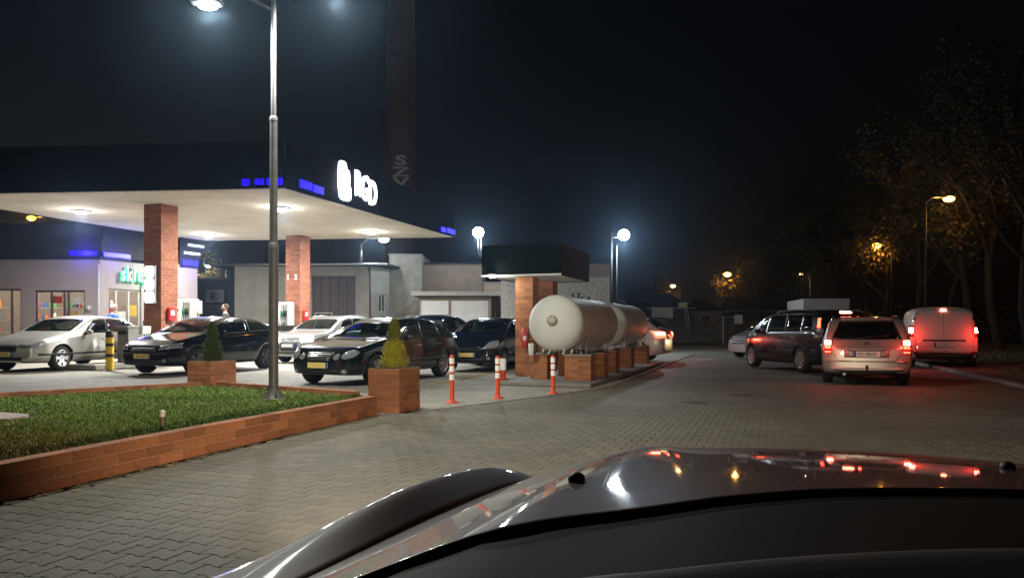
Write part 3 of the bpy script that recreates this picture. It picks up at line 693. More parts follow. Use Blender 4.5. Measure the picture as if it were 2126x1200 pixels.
frame(oL + dL * fx(72), dL, fx(176) - fx(72), .12, 2.66, [.62, 1.12, 1.28], frm, shop)
frame(oL + dL * fx(-60), dL, fx(44) - fx(-60), .4, 2.72, [fx(22) - fx(-60)], frm, shop)
frame(O_ + SU * .35, SU, 1.55, .12, 2.75, [.42, 1.0], frg, shop); frame(O_ + SU * 3.2, SU, 1.0, .9, 2.5, [.5], frg, shop)
# shelves with goods inside the shop
goods = [M('goods_' + n_, c, .5) for n_, c in (('red', (.5, .05, .03)), ('yellow', (.6, .4, .04)), ('green', (.06, .3, .08)), ('white', (.7, .7, .65)), ('orange', (.7, .2, .02)), ('blue', (.05, .12, .4)))]
for j, (x0, y0, n_) in enumerate(((-8.2, 2.0, 8), (-5.9, 1.8, 6), (-4.3, 2.4, 8), (-2.4, 1.6, 8), (-1.1, 2.2, 5), (.2, 3.0, 5))):
    sh = thing('shop_shelf', ['shelf of goods seen through the far-left shop window', 'shelf of goods behind the left door pane of the shop', 'shelf of goods behind the right door pane of the shop', 'shelf of orange and red goods in the shop window', 'shelf of goods near the corner of the shop', 'shelf of goods behind the glass under the green sign'][j], 'shelf', (sc_.x + x0, sc_.y + y0, .12), 0, 'shelves inside the shop')
    for z in (.4, .9, 1.4, 1.9): MB().box((n_ * .08, 0, z), (n_ * .17, .35, .03)).build('board', frg, sh)
    for z in (.4, .9, 1.4, 1.9):
        for k in range(n_ - 1):
            hgt = rnd.uniform(.14, .36); MB().lathe([(.06, 0), (.065, hgt * .7), (.03, hgt * .85), (.03, hgt), (.001, hgt)], 7, smooth=False).build('product', rnd.choice(goods), sh, (k * .17 + .05, -.05, z + .015))
for x, y in ((-7.5, 1.2), (-4.6, 1.0), (-2.3, 1.2), (-.2, 2.2)): lamp('shop_light', 'POINT', (sc_.x + x, sc_.y + y, 3.4), 230, (1, .86, .60), .15)
# flared parapet
par = M('parapet_dark', (.008, .010, .022), .8, .0, noise=.3, nscale=1.2)
def parapet(a, b, name='parapet'):
    d = (b - a).normalized(); n_ = Vector((d.y, -d.x, 0)); prof = [(.02, 3.86), (.03, 4.05), (.10, 4.35), (.30, 4.75), (.62, 5.15), (.64, 5.2), (.0, 5.2)]
    m_ = MB(); vs = []
    for e, ex_ in ((a, -1), (b, 1)):
        for o_, z in prof: vs.append(e + n_ * o_ + d * (ex_ * o_ * .9) + Vector((0, 0, z)))
    n = len(prof); m_.add(vs, [(i, i + 1, n + i + 1, n + i) for i in range(n - 1)] + [list(range(n))[::-1], list(range(n, 2 * n))], 0, False)
    return m_.build(name, par, shop)
parapet(oL, O_); parapet(O_ + SU * .02, SU * 1.4); parapet(SU * 3.9, SU * 4.9)
MB().prism([(-WL, .1), (.0, .1), (1.85, 4.4), (-WL, 4.4)], WH + .01, 4.9).build('attic', M('attic_dark', (.03, .03, .035), .95, spec=.05), shop)
# reflection on the end parapet, made as faintly glowing strips
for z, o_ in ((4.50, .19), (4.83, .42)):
    c = SU * 4.4 + Vector((SU.y, -SU.x, 0)) * (o_ + .02); MB().box((c.x, c.y, z), (.9, .02, .10), math.atan2(SU.y, SU.x)).build('reflection_glow', M('reflection_cool', (.8, .85, .9), .2, emit=(.5, .68, 1), es=.8), shop)
def shop_led(p0, p1, z0, z1):
    d = (p1 - p0).normalized(); n_ = Vector((d.y, -d.x, 0)); c = (p0 + p1) / 2 + n_ * .10
    MB().box((c.x, c.y, (z0 + z1) / 2), ((p1 - p0).length, .04, z1 - z0), math.atan2(d.y, d.x), ).build('led_strip', blue_e, shop, bevel=.01)
shop_led(dL * -1.15, dL * -.05, 4.02, 4.2); shop_led(SU * .05, SU * 1.3, 3.98, 4.16); shop_led(SU * 3.95, SU * 4.85, 3.95, 4.2)
for p_, pw_ in ((dL * -.6 + Vector((0, -.45, 4.1)), 26), (SU * .6 + Vector((.45, -.2, 4.05)), 22), (SU * 4.4 + Vector((.4, -.2, 3.9)), 18)):
    lamp('led_glow', 'POINT', sc_ + p_, pw_, (.08, .05, 1), .15)
# green letters
gs = thing('shop_sign', 'glowing green letters spelling sklep on the shop wall', 'sign', sc_)
ge = M('sign_green', (.05, .6, .3), .4, emit=(.0, .8, .22), es=.9); gw = M('sign_green_core', (.8, .95, .9), .4, emit=(.30, 1, .60), es=1.1)
n_ = Vector((SU.y, -SU.x, 0)); angS = math.atan2(SU.y, SU.x)
for i, ch in enumerate('sklep'):
    p_ = SU * (.93 + i * .27) + n_ * .12 + Vector((0, 0, 3.34)); text_obj('letter_panel', ch, .82, ge, gs, p_, (R(90), 0, angS), .03, .02, (.68, 1, 1))
    text_obj('letter_face', ch, .82, gw, gs, p_ + n_ * .035, (R(90), 0, angS), .004, -.006, (.68, 1, 1))
lamp('green_glow', 'POINT', sc_ + SU * 1.9 + n_ * .6 + Vector((0, 0, 3.2)), 10, (.1, 1, .4), .2)
# posters and notices inside the glass, a door mat and a bin by the door
for k, (s_, z, w_, h_, m_) in enumerate(((.62, 1.75, .34, .5, 'red'), (1.12, 1.5, .5, .7, 'white'), (1.62, 1.9, .34, .46, 'yellow'))):
    c = SU * s_ - Vector((SU.y, -SU.x, 0)) * .14; MB().box((c.x, c.y, z), (w_, .01, h_), math.atan2(SU.y, SU.x)).build('poster', [m for m in goods if m.name == 'goods_' + m_][0], shop)
for x, z, m_ in ((-8.9 + 3.6, 2.1, 'yellow'), (-.95, 2.25, 'white'), (-1.3, .9, 'orange'), (-1.75, 2.3, 'red')):
    MB().box((x, .14, z), (.36, .01, .28)).build('poster', [m for m in goods if m.name == 'goods_' + m_][0], shop)
MB().tube([(-.03, -.06, 3.7), (-.03, -.06, .1)], .04, 8).build('downpipe', frg, shop)
MB().box((-WL / 2, -.03, .22), (WL, .05, .4)).build('skirting', gut_, shop)
# round wall lamp fitting, small
MB().lathe([(.13, -.02), (.13, -.06), (.001, -.07)], 16, axis='Y', c=(-.45, 0, 1.95)).build('wall_vent', frg, shop)
# ------------------------------------------------------------------ yard buildings behind
pl_g = M('plaster_grey', (.22, .21, .185), .92, noise=.35, nscale=1.3, bump=.5, bscale=12)
pl_l = M('plaster_light', (.36, .35, .31), .92, noise=.3, nscale=1.5, bump=.4, bscale=10)
pl_b = M('plaster_brown', (.23, .175, .13), .92, noise=.3, nscale=1.6, bump=.5, bscale=10)
rough_st = M('rough_stone', (.62, .62, .58), .92, noise=.55, nscale=9, bump=1.0, bscale=7)
rough_st2 = 0; roof_m = M('roof_felt', (.03, .032, .036), .8, noise=.4, nscale=3); gut = M('gutter', (.16, .15, .14), .6, .4)
gate_d = M('gate_dark', (.055, .042, .045), .75, noise=.25, nscale=3)
wdoor = M('garage_white', (.52, .54, .52), .6, noise=.18, nscale=2.5)
def hole_wall(root, org, d, L_, H, holes, mat, name='wall', th=.3): return wall_with_holes(name, org, d, L_, H, holes, mat, root, th)
X1 = Vector((1, 0, 0))
# A: workshop with dark gate
A0 = at(487, 38); LA = 770 - 487; LA = LA * 38 / F; gx = lambda px: (px - 487) * 38 / F
ws = thing('workshop', 'long grey rendered workshop with a dark gate behind the pumps', 'workshop', A0)
hole_wall(ws, Vector((0, 0, 0)), X1, LA, 4.35, [(gx(648), gx(738), 0, 3.85)], pl_g)
hole_wall(ws, X1 * LA, U, 2.0, 4.35, [(.85, 1.6, 2.0, 2.95)], pl_l, 'side_wall')
bx_ = MB(); bx_.box((LA / 2 - .3, 5.6, 2.17), (LA, .3, 4.35)); bx_.box((.15, 3, 2.17), (.3, 5, 4.35)); bx_.build('rear_wall', pl_g, ws)
MB().prism([(-1.3, -.35), (LA + .9, -.35), (LA + 1.3, 2.2), (LA, 6), (-1.3, 6)], 4.36, 4.46).build('roof', roof_m, ws)
MB().tube([(-1.3, -.4, 4.40), (LA + .9, -.4, 4.42)], .06, 8).build('gutter', metal_g, ws)
for k in range(5): # gate leaves of vertical boards
    wdt = (gx(738) - gx(648)) / 5; MB().box((gx(648) + wdt * (k + .5), .14, 1.92), (wdt - .015, .06, 3.82)).build('gate_board', gate_d, ws, bevel=.006)
MB().tube([(gx(655), -.06, 1.2), (gx(655), -.06, 1.95), (gx(690), -.06, 1.95), (gx(690), -.06, 1.2)], .035, 6, caps=False).build('hoop_rail', M('rail_pale', (.4, .38, .28), .6), ws)
MB().tube([(LA - .1, -.12, 4.3), (LA - .02, -.12, 3.9), (LA - .02, -.12, 0)], .05, 8).build('downpipe', M('pipe_brown', (.07, .045, .045), .6), ws)
frame(X1 * LA + U * .85, U, .75, 2.0, 2.95, [.375], M('win_pale', (.4, .42, .4), .6), ws)
# flat dark block left of it with an air conditioner
B0 = at(402, 39); db = thing('annex', 'low dark building between the shop and the workshop', 'annex', B0)
MB().box((1.35, 1.5, 1.85), (2.7, 3, 3.7)).build('wall', M('annex_blue', (.014, .018, .032), .8, noise=.3, nscale=2), db)
MB().box((1.35, 1.5, 3.75), (3.0, 3.4, .1)).build('roof', roof_m, db)
ac = thing('air_conditioner', 'grey air conditioner on the dark annex wall', 'air conditioner', B0 + Vector((1.25, -.17, 2.85)))
MB().box((0, 0, 0), (.95, .32, .68)).build('casing', M('ac_grey', (.05, .055, .075), .6), ac, bevel=.02); MB().lathe([(.26, -.165), (.24, -.18), (.05, -.175), (.001, -.18)], 20, axis='Y').build('fan_grille', black, ac)
# taller rough block
Cb = at(808, 39.8); cw = (875 - 808) * 39.8 / F
tb_ = thing('rough_tower_block', 'tall narrow rough-rendered block right of the workshop', 'outbuilding', Cb)
MB().box((cw / 2, 2.0, 2.55), (cw, 4.0, 5.1)).build('wall', M('rough_render', (.25, .235, .20), .95, noise=.5, nscale=1.4, bump=.8, bscale=8), tb_)
MB().box((cw / 2, 2.0, 5.13), (cw + .1, 4.1, .06)).build('coping', gut, tb_)
# brownish wall and shed
D0 = at(873, 41); dw = (1002 - 873) * 41 / F
dbd = thing('brown_building', 'brown rendered flat-roofed building behind the white garage doors', 'building', D0)
MB().box((dw / 2, 2, 2.35), (dw, 4, 4.7)).build('wall', pl_b, dbd); MB().box((dw / 2, 2, 4.74), (dw + .3, 4.3, .08)).build('roof', roof_m, dbd)
E0 = at(870, 36.5); ew = (1020 - 870) * 36.5 / F; ex2 = lambda px: (px - 870) * 36.5 / F
shed = thing('garage_shed', 'low garage with two white doors under a projecting roof edge', 'garage', E0)
hole_wall(shed, Vector((0, 0, 0)), X1, ew, 2.72, [(.05, ex2(931), 0, 2.55), (ex2(935), ex2(1014), 0, 2.55)], pl_b, 'wall', .2)
for x0, x1 in ((.05, ex2(931)), (ex2(935), ex2(1014))):
    dr = MB().box(((x0 + x1) / 2, .1, 1.27), (x1 - x0 - .02, .05, 2.52)).build('garage_door', wdoor, shed)
    for z in (.5, 1.0, 1.5, 2.0): MB().box(((x0 + x1) / 2, .072, z), (x1 - x0 - .04, .012, .03)).build('door_rib', wdoor, dr)
MB().box((ew / 2, 1.6, 2.83), (ew + .75, 4.0, .12)).build('roof', roof_m, shed); MB().box((ew / 2 + .05, -.43, 2.86), (ew + .8, .05, .22)).build('roof_edge', M('edge_pale', (.33, .33, .31), .7, noise=.3), shed, bevel=.01)
MB().box((ew / 2, 3.5, 1.36), (ew, .2, 2.72)).build('rear_wall', pl_b, shed)
G0 = at(1004, 38.5); gw_ = (1074 - 1004) * 38.5 / F
bw_ = thing('brown_yard_wall', 'brown wall between the garage and the rough stone building', 'wall', G0)
MB().box((gw_ / 2, .15, 1.75), (gw_, .3, 3.5)).build('wall_body', pl_b, bw_); MB().box((gw_ / 2, .15, 3.53), (gw_ + .1, .36, .06)).build('coping', gut, bw_)
S0 = at(1040, 34.5); sw = (1266 - 1040) * 34.5 / F
stb = thing('stone_faced_building', 'building faced with rough pale stone behind the gas tanks', 'building', S0)
MB().box((sw / 2, 3, 1.78), (sw, 6, 3.56)).build('wall', rough_st, stb); MB().box((sw / 2, 3, 3.86), (sw, 6, .56)).build('parapet', M('parapet_tan', (.34, .27, .22), .9, noise=.3, nscale=2, bump=.3), stb)
MB().box((sw / 2, 3, 4.17), (sw + .15, 6.15, .05)).build('coping', gut, stb)
# red heap / equipment by the brown wall
eq = thing('gas_bottle_cage', 'dark red cage of gas bottles beside the brown wall', 'cage', at(1058, 33))
for k in range(4): MB().lathe([(.13, 0), (.14, .05), (.14, .85), (.08, .98), (.04, 1.02), (.001, 1.05)], 12, c=(-.45 + .3 * k, 0, .6)).build('gas_bottle', M('bottle_red', (.22, .03, .02), .5), eq)
MB().box((0, 0, .3), (1.3, .5, .58)).build('plinth', gut, eq)
for x in (-.62, .62): MB().tube([(x, -.25, 0), (x, -.25, 1.9)], .03, 6).build('bar', black, eq)

# chimney
CH = at(832, 60); chm = M('chimney_brick', (.15, .075, .06), .9, noise=.35, nscale=.8, bump=.3, bscale=4)
def chimney():
    o = thing('chimney', 'tall round brick factory chimney with white painted letters', 'chimney', CH)
    prof = [(1.33 - .008 * z, z) for z in range(0, 33, 1)]
    MB().lathe(prof, 40).build('shaft', chm, o)
    for z in range(3, 32, 4): rr = 1.345 - .008 * z; MB().lathe([(rr, z - .05), (rr + .02, z - .04), (rr + .02, z + .04), (rr, z + .05)], 40).build('band', M('iron_band', (.12, .06, .05), .7, .4), o)
    MB().lathe([(1.07, 32), (1.2, 32.2), (1.2, 32.9), (.8, 32.9), (.8, 32)], 40).build('cap', chm, o)
    lp = M('letter_paint', (.42, .40, .34), .8)
    az = math.atan2(-CH.y, -CH.x)
    for ch, z in (('S', 14.45), ('Z', 13.55), ('V', 12.72)):
        me = text_mesh(ch, 1.0, .0, .035)
        bm = bmesh.new(); bm.from_mesh(me); bmesh.ops.triangulate(bm, faces=bm.faces)
        for _ in range(2): bmesh.ops.subdivide_edges(bm, edges=[e for e in bm.edges if e.calc_length() > .2], cuts=1)
        rr = 1.36 - .008 * z
        for v in bm.verts:
            t = az + (v.co.x * 2.0) / rr; v.co = Vector((rr * math.cos(t), rr * math.sin(t), v.co.y * 1.05 + z))
        bm.to_mesh(me); bm.free(); me.materials.clear(); me.materials.append(lp); link('painted_letter', me, o)
chimney()

# ------------------------------------------------------------------ flood lights and street lamps
def floodlight(px, py, D, basez, label, power, poles, color=(.80, .93, 1), r_=.2, tilt=50):
    p = at(px, D, py); o = thing('floodlight', label, 'floodlight', (p.x, p.y, 0), 0, 'cold white floodlights over the yard')
    for dx, dz in poles: MB().tube([(dx, .25, basez), (dx, .25, p.z + dz)], .024, 8).build('pole', dark_pole, o)
    MB().tube([(min(q[0] for q in poles) if poles else 0, .25, p.z - .1), (0.05, .2, p.z - .1)], .03, 6).build('bracket', metal_g, o)
    h = MB().box((0, .06, p.z), (r_ * 1.3, .14, r_ * 1.2)).build('head', M('lamp_grey', (.25, .26, .27), .5, .5), o, bevel=.02)
    MB().sphere((0, -.02, p.z), r_, 16, 8, (1, .35, .95)).build('lamp_lens', white_e, h)
    if tilt < 20: lamp('flood', 'POINT', (p.x, p.y - .1, p.z - .42), power, color, .15)
    else: lamp('flood', 'SPOT', (p.x, p.y - .3, p.z), power, color, .15, (R(tilt), 0, math.atan2(0 - p.x, p.y) * .5), spot=R(168), blend=.3)
floodlight(993, 483, 37, 4.7, 'white floodlight on a double pole above the brown building', 300, ((-.02, -.1), (.13, -.15)), r_=.27, tilt=12)
floodlight(1295, 488, 36, 0, 'white floodlight on a pole right of the stone building', 520, ((-.30, -.5), (-.55, .3)), r_=.27, tilt=12)
def street_lamp(px, py, D, label, emis, power, col, side=-1, group='orange street lamps', r_=.16, base=0, light=True, arm=1.2):
    p = at(px, D, py); o = thing('street_lamp', label, 'street lamp', (p.x, p.y, base), 0, group); z = p.z - base
    MB().tube([(-side * arm, .1, 0), (-side * arm, .1, z - .25)], [.08, .05], 10).build('pole', dark_pole if emis is not white_e else metal_g, o)
    MB().tube([(-side * arm, .1, z - .25), (-side * arm * .7, .1, z + .08), (0, 0, z + .10)], .03, 8).build('arm', metal_g, o)
    MB().box((0, 0, z + .09), (.6, .28, .1)).build('lamp_head', M('lamp_grey', (.25, .26, .27), .5, .5), o, bevel=.02)
    MB().sphere((0, 0, z), r_, 12, 6, (1.3, .9, .7)).build('lamp_lens', emis, o)
    if light: lamp('street_light', 'POINT', (p.x, p.y - .1, p.z - .35), power, col, .12)
SO = (1, .42, .08)
street_lamp(797, 498, 38.0, 'white yard lamp on a curved pole above the workshop roof', white_e, 50, (.9, .97, 1), 1, None, .2, 4.46, arm=1.2)
street_lamp(1970, 413, 40, 'orange street lamp highest and nearest on the right', sod_e, 75, SO, 1, r_=.24)
street_lamp(1820, 510, 58, 'orange street lamp above the silver estate car', sod_e, 120, SO, -1, r_=.28)
street_lamp(1510, 570, 90, 'orange street lamp among a small tree over the board fence', sod_e, 300, SO, 1, r_=.36)
street_lamp(1397, 594, 120, 'faintest orange street lamp, above the house roof', M('lamp_sodium_dim', (.9, .6, .3), .5, emit=(1, .6, .2), es=4), 180, SO, -1, r_=.34)
street_lamp(1663, 568, 95, 'small yellowish street lamp left of the box truck', M('lamp_sodium_far', (.9, .6, .3), .5, emit=(1, .62, .25), es=2), 120, (1, .6, .25), -1, r_=.26)
street_lamp(65, 453, 62, 'orange street lamp seen at the left below the canopy', M('lamp_amber', (.9, .6, .1), .5, emit=(1, .55, .02), es=6), 200, SO, -1, r_=.28)
street_lamp(432, 552, 50, 'small white street lamp behind the dark annex', white_e, 160, (1, .95, .8), -1, 'white street lamps', r_=.14)

# ------------------------------------------------------------------ trees
bark = M('tree_bark', (.035, .026, .02), .9, noise=.4, nscale=5, bump=.5)
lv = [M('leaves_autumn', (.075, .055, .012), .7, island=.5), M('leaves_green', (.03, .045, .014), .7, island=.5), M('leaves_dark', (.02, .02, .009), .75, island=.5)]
def tree(p, h, spread, label, leaves=2600, lm=0, seed=0, ls=.12, trunk_h=.35, name='street_tree', group='trees along the road on the right'):
    r2 = random.Random(seed); o = thing(name, label, 'tree', (p[0], p[1], 0), 0, group); wd = MB(); tips = []
    def br(a, d, L_, r_, lev):
        n = 4; pts = [a]; dd = d.copy()
        for k in range(n):
            dd = (dd + Vector((r2.uniform(-.18, .18), r2.uniform(-.18, .18), r2.uniform(-.02, .14)))).normalized(); pts.append(pts[-1] + dd * L_ / n)
        wd.tube(pts, [r_ * (1 - .55 * k / n) for k in range(n + 1)], 6 if lev < 2 else 4, caps=False)
        if lev >= 3: tips.extend(pts[1:]); return
        m_ = 6 if lev == 0 else 4
        for k in range(m_):
            t = (trunk_h + (1 - trunk_h) * (k + .5) / m_) if lev == 0 else (.3 + .7 * (k + .7) / m_); i = min(n - 1, int(t * n)); q = pts[i].lerp(pts[i + 1], t * n - i)
            an = r2.uniform(0, 6.283); out = Vector((math.cos(an), math.sin(an), r2.uniform(.2, .9))).normalized()
            br(q, (out * .8 + dd * .4).normalized(), L_ * (spread * r2.uniform(.7, 1.1) if lev == 0 else .6), r_ * .45, lev + 1)
        if lev > 0: tips.append(pts[-1])
    br(Vector((0, 0, 0)), Vector((0, 0, 1)), h * .8, .02 * h + .03, 0); wd.build('trunk', bark, o)
    cr = MB()
    for k in range(leaves):
        c = r2.choice(tips) + Vector((r2.gauss(0, .35), r2.gauss(0, .35), r2.gauss(0, .3))) * (h / 9)
        n = Vector((r2.uniform(-1, 1), r2.uniform(-1, 1), r2.uniform(-1, 1))).normalized(); t = n.orthogonal().normalized(); b_ = n.cross(t); s_ = ls * r2.uniform(.6, 1.3)
        cr.add([c - t * s_, c + b_ * s_ * .55, c + t * s_, c - b_ * s_ * .55], [(0, 1, 2, 3)])
    stuff(cr.build('crown', lv[lm], o)); return o
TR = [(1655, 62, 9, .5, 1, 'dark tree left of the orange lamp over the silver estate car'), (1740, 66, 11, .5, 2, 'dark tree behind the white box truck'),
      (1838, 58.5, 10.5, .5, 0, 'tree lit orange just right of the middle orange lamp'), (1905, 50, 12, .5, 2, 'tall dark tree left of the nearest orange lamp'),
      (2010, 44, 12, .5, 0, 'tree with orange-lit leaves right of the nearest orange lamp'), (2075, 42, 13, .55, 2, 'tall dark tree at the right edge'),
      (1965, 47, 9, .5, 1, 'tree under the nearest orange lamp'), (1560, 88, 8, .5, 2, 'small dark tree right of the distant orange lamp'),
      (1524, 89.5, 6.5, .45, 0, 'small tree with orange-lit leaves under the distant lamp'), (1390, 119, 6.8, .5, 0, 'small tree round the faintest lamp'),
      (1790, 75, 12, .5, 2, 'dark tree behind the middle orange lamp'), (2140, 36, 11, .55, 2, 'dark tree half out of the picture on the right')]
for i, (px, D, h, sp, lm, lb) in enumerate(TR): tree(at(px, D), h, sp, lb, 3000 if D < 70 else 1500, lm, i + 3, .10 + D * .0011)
tree(at(428, 51), 5.4, .4, 'small tree lit by the white lamp behind the dark annex', 1500, 0, 33, .12, group=None)
# dark hedge mass under the trees
hd = M('hedge_leaves', (.025, .03, .012), .8, island=.5); mb = MB(); r3 = random.Random(5)
for k in range(15000):
    u_ = r3.random(); x = 19 + u_ * 33; y = 62 - u_ * 17 + r3.gauss(0, .7); z = abs(r3.gauss(0, 1.0)) + .1
    if z > 2.6 + .6 * math.sin(x * .9) + .4 * math.sin(x * 2.3): continue
    n = Vector((r3.uniform(-1, 1), r3.uniform(-1, 1), r3.uniform(-1, 1))).normalized(); t = n.orthogonal().normalized(); b_ = n.cross(t); s_ = r3.uniform(.07, .16)
    mb.add([Vector((x, y, z)) - t * s_, Vector((x, y, z)) + b_ * s_ * .6, Vector((x, y, z)) + t * s_, Vector((x, y, z)) - b_ * s_ * .6], [(0, 1, 2, 3)])
tag(stuff(mb.build('hedge', hd)), 'dark hedge under the trees along the road', 'hedge')
vg = MB()
for k in range(9000):
    y = r3.uniform(9, 40); x = 8.5 + (y - 9) * .42 + abs(r3.gauss(0, 3)); 
    if x < 7.4 + (y - 7) * .385 + .2: continue
    an = r3.uniform(0, 6.28); hh = r3.uniform(.04, .14); vg.add([(x - .012 * math.cos(an), y - .012 * math.sin(an), .03), (x + .012 * math.cos(an), y + .012 * math.sin(an), .03), (x + r3.uniform(-.05, .05), y, .03 + hh)], [(0, 1, 2)])
stuff(vg.build('verge_grass', M('verge_grass', (.09, .09, .02), .8, island=.4)))

# ------------------------------------------------------------------ board fence and houses
wood = M('fence_board', (.17, .14, .10), .85, noise=.4, nscale=6, bump=.3, rand=.3); post_m = M('fence_post', (.09, .08, .07), .8)
F0 = at(1340, 57); fn = thing('board_fence', 'long fence of dark horizontal boards across the far side of the yard', 'fence', F0)
slat = MB().box((0, 0, 0), (1, 1, 1)).mesh('fence_board', wood); nx = 5; pw_ = 1.75
for i in range(nx):
    top = [2.0, 1.75, 1.8, 1.85, 1.7][i]
    for k in range(8):
        o = link('fence_board', slat, fn, (i * pw_ + pw_ / 2, rnd.uniform(-.02, .02), .15 + k * top / 8), 0); o.scale = (pw_ - .1, .03, top / 8 * .72)
    MB().box((i * pw_, .06, top / 2 + .05), (.1, .1, top + .1)).build('post', post_m, fn)
MB().box((nx * pw_, .06, .95), (.1, .1, 1.9)).build('post', post_m, fn)
def far_house(px0, px1, D, wh, rh, label, wm, wins, roofc=None):
    p = at(px0, D); W = (px1 - px0) * D / F; o = thing('house', label, 'house', p, 0, 'houses behind the board fence')
    MB().box((W / 2, 3, wh / 2), (W, 6, wh)).build('wall', wm, o)
    MB().add([(-.4, -.5, wh), (W + .4, -.5, wh), (W + .4, 6.5, wh), (-.4, 6.5, wh), (1.2, 3, wh + rh), (W - 1.2, 3, wh + rh)], [(0, 1, 5, 4), (1, 2, 5), (2, 3, 4, 5), (3, 0, 4), (0, 3, 2, 1)]).build('roof', roof_m, o)
    MB().box((W / 2, -.52, wh + .02), (W + .8, .05, .12)).build('roof_edge', M('edge_pale', (.33, .33, .31), .7, noise=.3), o)
    for (a_, b_, z0, z1) in wins:
        w_ = MB().box(((a_ + b_) / 2, -.03, (z0 + z1) / 2), (b_ - a_, .06, z1 - z0)).build('window', M('win_pale', (.4, .42, .4), .6), o)
        MB().box(((a_ + b_) / 2, -.065, (z0 + z1) / 2), (b_ - a_ - .2, .02, z1 - z0 - .2)).build('pane', black, w_)
far_house(1350, 1432, 66, 2.9, 1.5, 'low dark house behind the left end of the board fence', M('house_dark', (.10, .085, .08), .9, noise=.3), [])
far_house(1428, 1500, 68, 2.6, 1.4, 'low brownish house with a dark window behind the fence', M('house_tan', (.26, .20, .16), .9, noise=.3), [(1.1, 2.2, 1.2, 2.4)])
far_house(1500, 1640, 80, 3.0, 1.6, 'dark house behind the silver hatchback at the fence', M('house_dark2', (.10, .075, .06), .9, noise=.3), [(1.0, 2.1, 1.2, 2.3)])
bb = thing('blank_board', 'blank pale board standing above the fence', 'board', at(1375, 57.6))
MB().box((0, 0, 2.35), (1.65, .06, .85)).build('panel', M('board_tan', (.5, .41, .34), .7), bb, bevel=.01)
for x in (-.7, .7): MB().box((x, .06, 1.2), (.08, .06, 2.4)).build('post', post_m, bb)
wf = thing('white_frame_gate', 'white pipe frame with a small white sign panel by the fence', 'frame', at(1500, 55.5))
MB().tube([(0.05, 0, 0), (.05, 0, 2.0), (1.0, 0, 2.0)], .05, 6).build('frame', M('white_metal', (.6, .6, .58), .5), wf); MB().box((1.18, -.03, 1.82), (.62, .05, .68)).build('panel', M('board_white', (.6, .62, .58), .6), wf, bevel=.01)
MB().tube([(1.2, .03, 0), (1.2, .03, 1.5)], .04, 6).build('post', post_m, wf)
dv = thing('leaning_apparatus', 'yellowish box on two slanting pale bars over the fence', 'machine', at(1425, 55.8))
MB().box((-.28, 0, 2.9), (.62, .4, .36)).build('box', M('box_yellow', (.45, .48, .25), .6), dv, bevel=.02)
for x in (-.12, .08): MB().tube([(x - .05, 0, 2.75), (x + .25, 0, .9)], .05, 6).build('slanted_bar', M('bar_grey', (.35, .38, .38), .5, .5), dv)

# box truck far right
bt = thing('box_truck', 'small truck with a plain white box body behind the dark people carrier', 'truck', at(1655, 36), R(-10))
MB().box((1.35, 2.0, 1.85), (2.15, 4.0, 1.5)).build('cargo_box', M('truck_white', (.55, .53, .50), .5, noise=.15, nscale=1.5), bt, bevel=.03)
MB().box((1.35, 5.0, 1.15), (2.0, 1.8, 1.7), taper=.88).build('cab', M('truck_cab', (.4, .4, .38), .4), bt, bevel=.08); MB().box((1.35, 2.4, .8), (1.9, 5.2, .16)).build('chassis', black, bt)
for x in (.45, 2.25):
    for y in (.9, 5.0): MB().lathe([(.001, -.12), (.36, -.12), (.38, -.08), (.38, .08), (.36, .12), (.001, .12)], 20, axis='X', c=(x, y, .38)).build('wheel', rubber, bt)
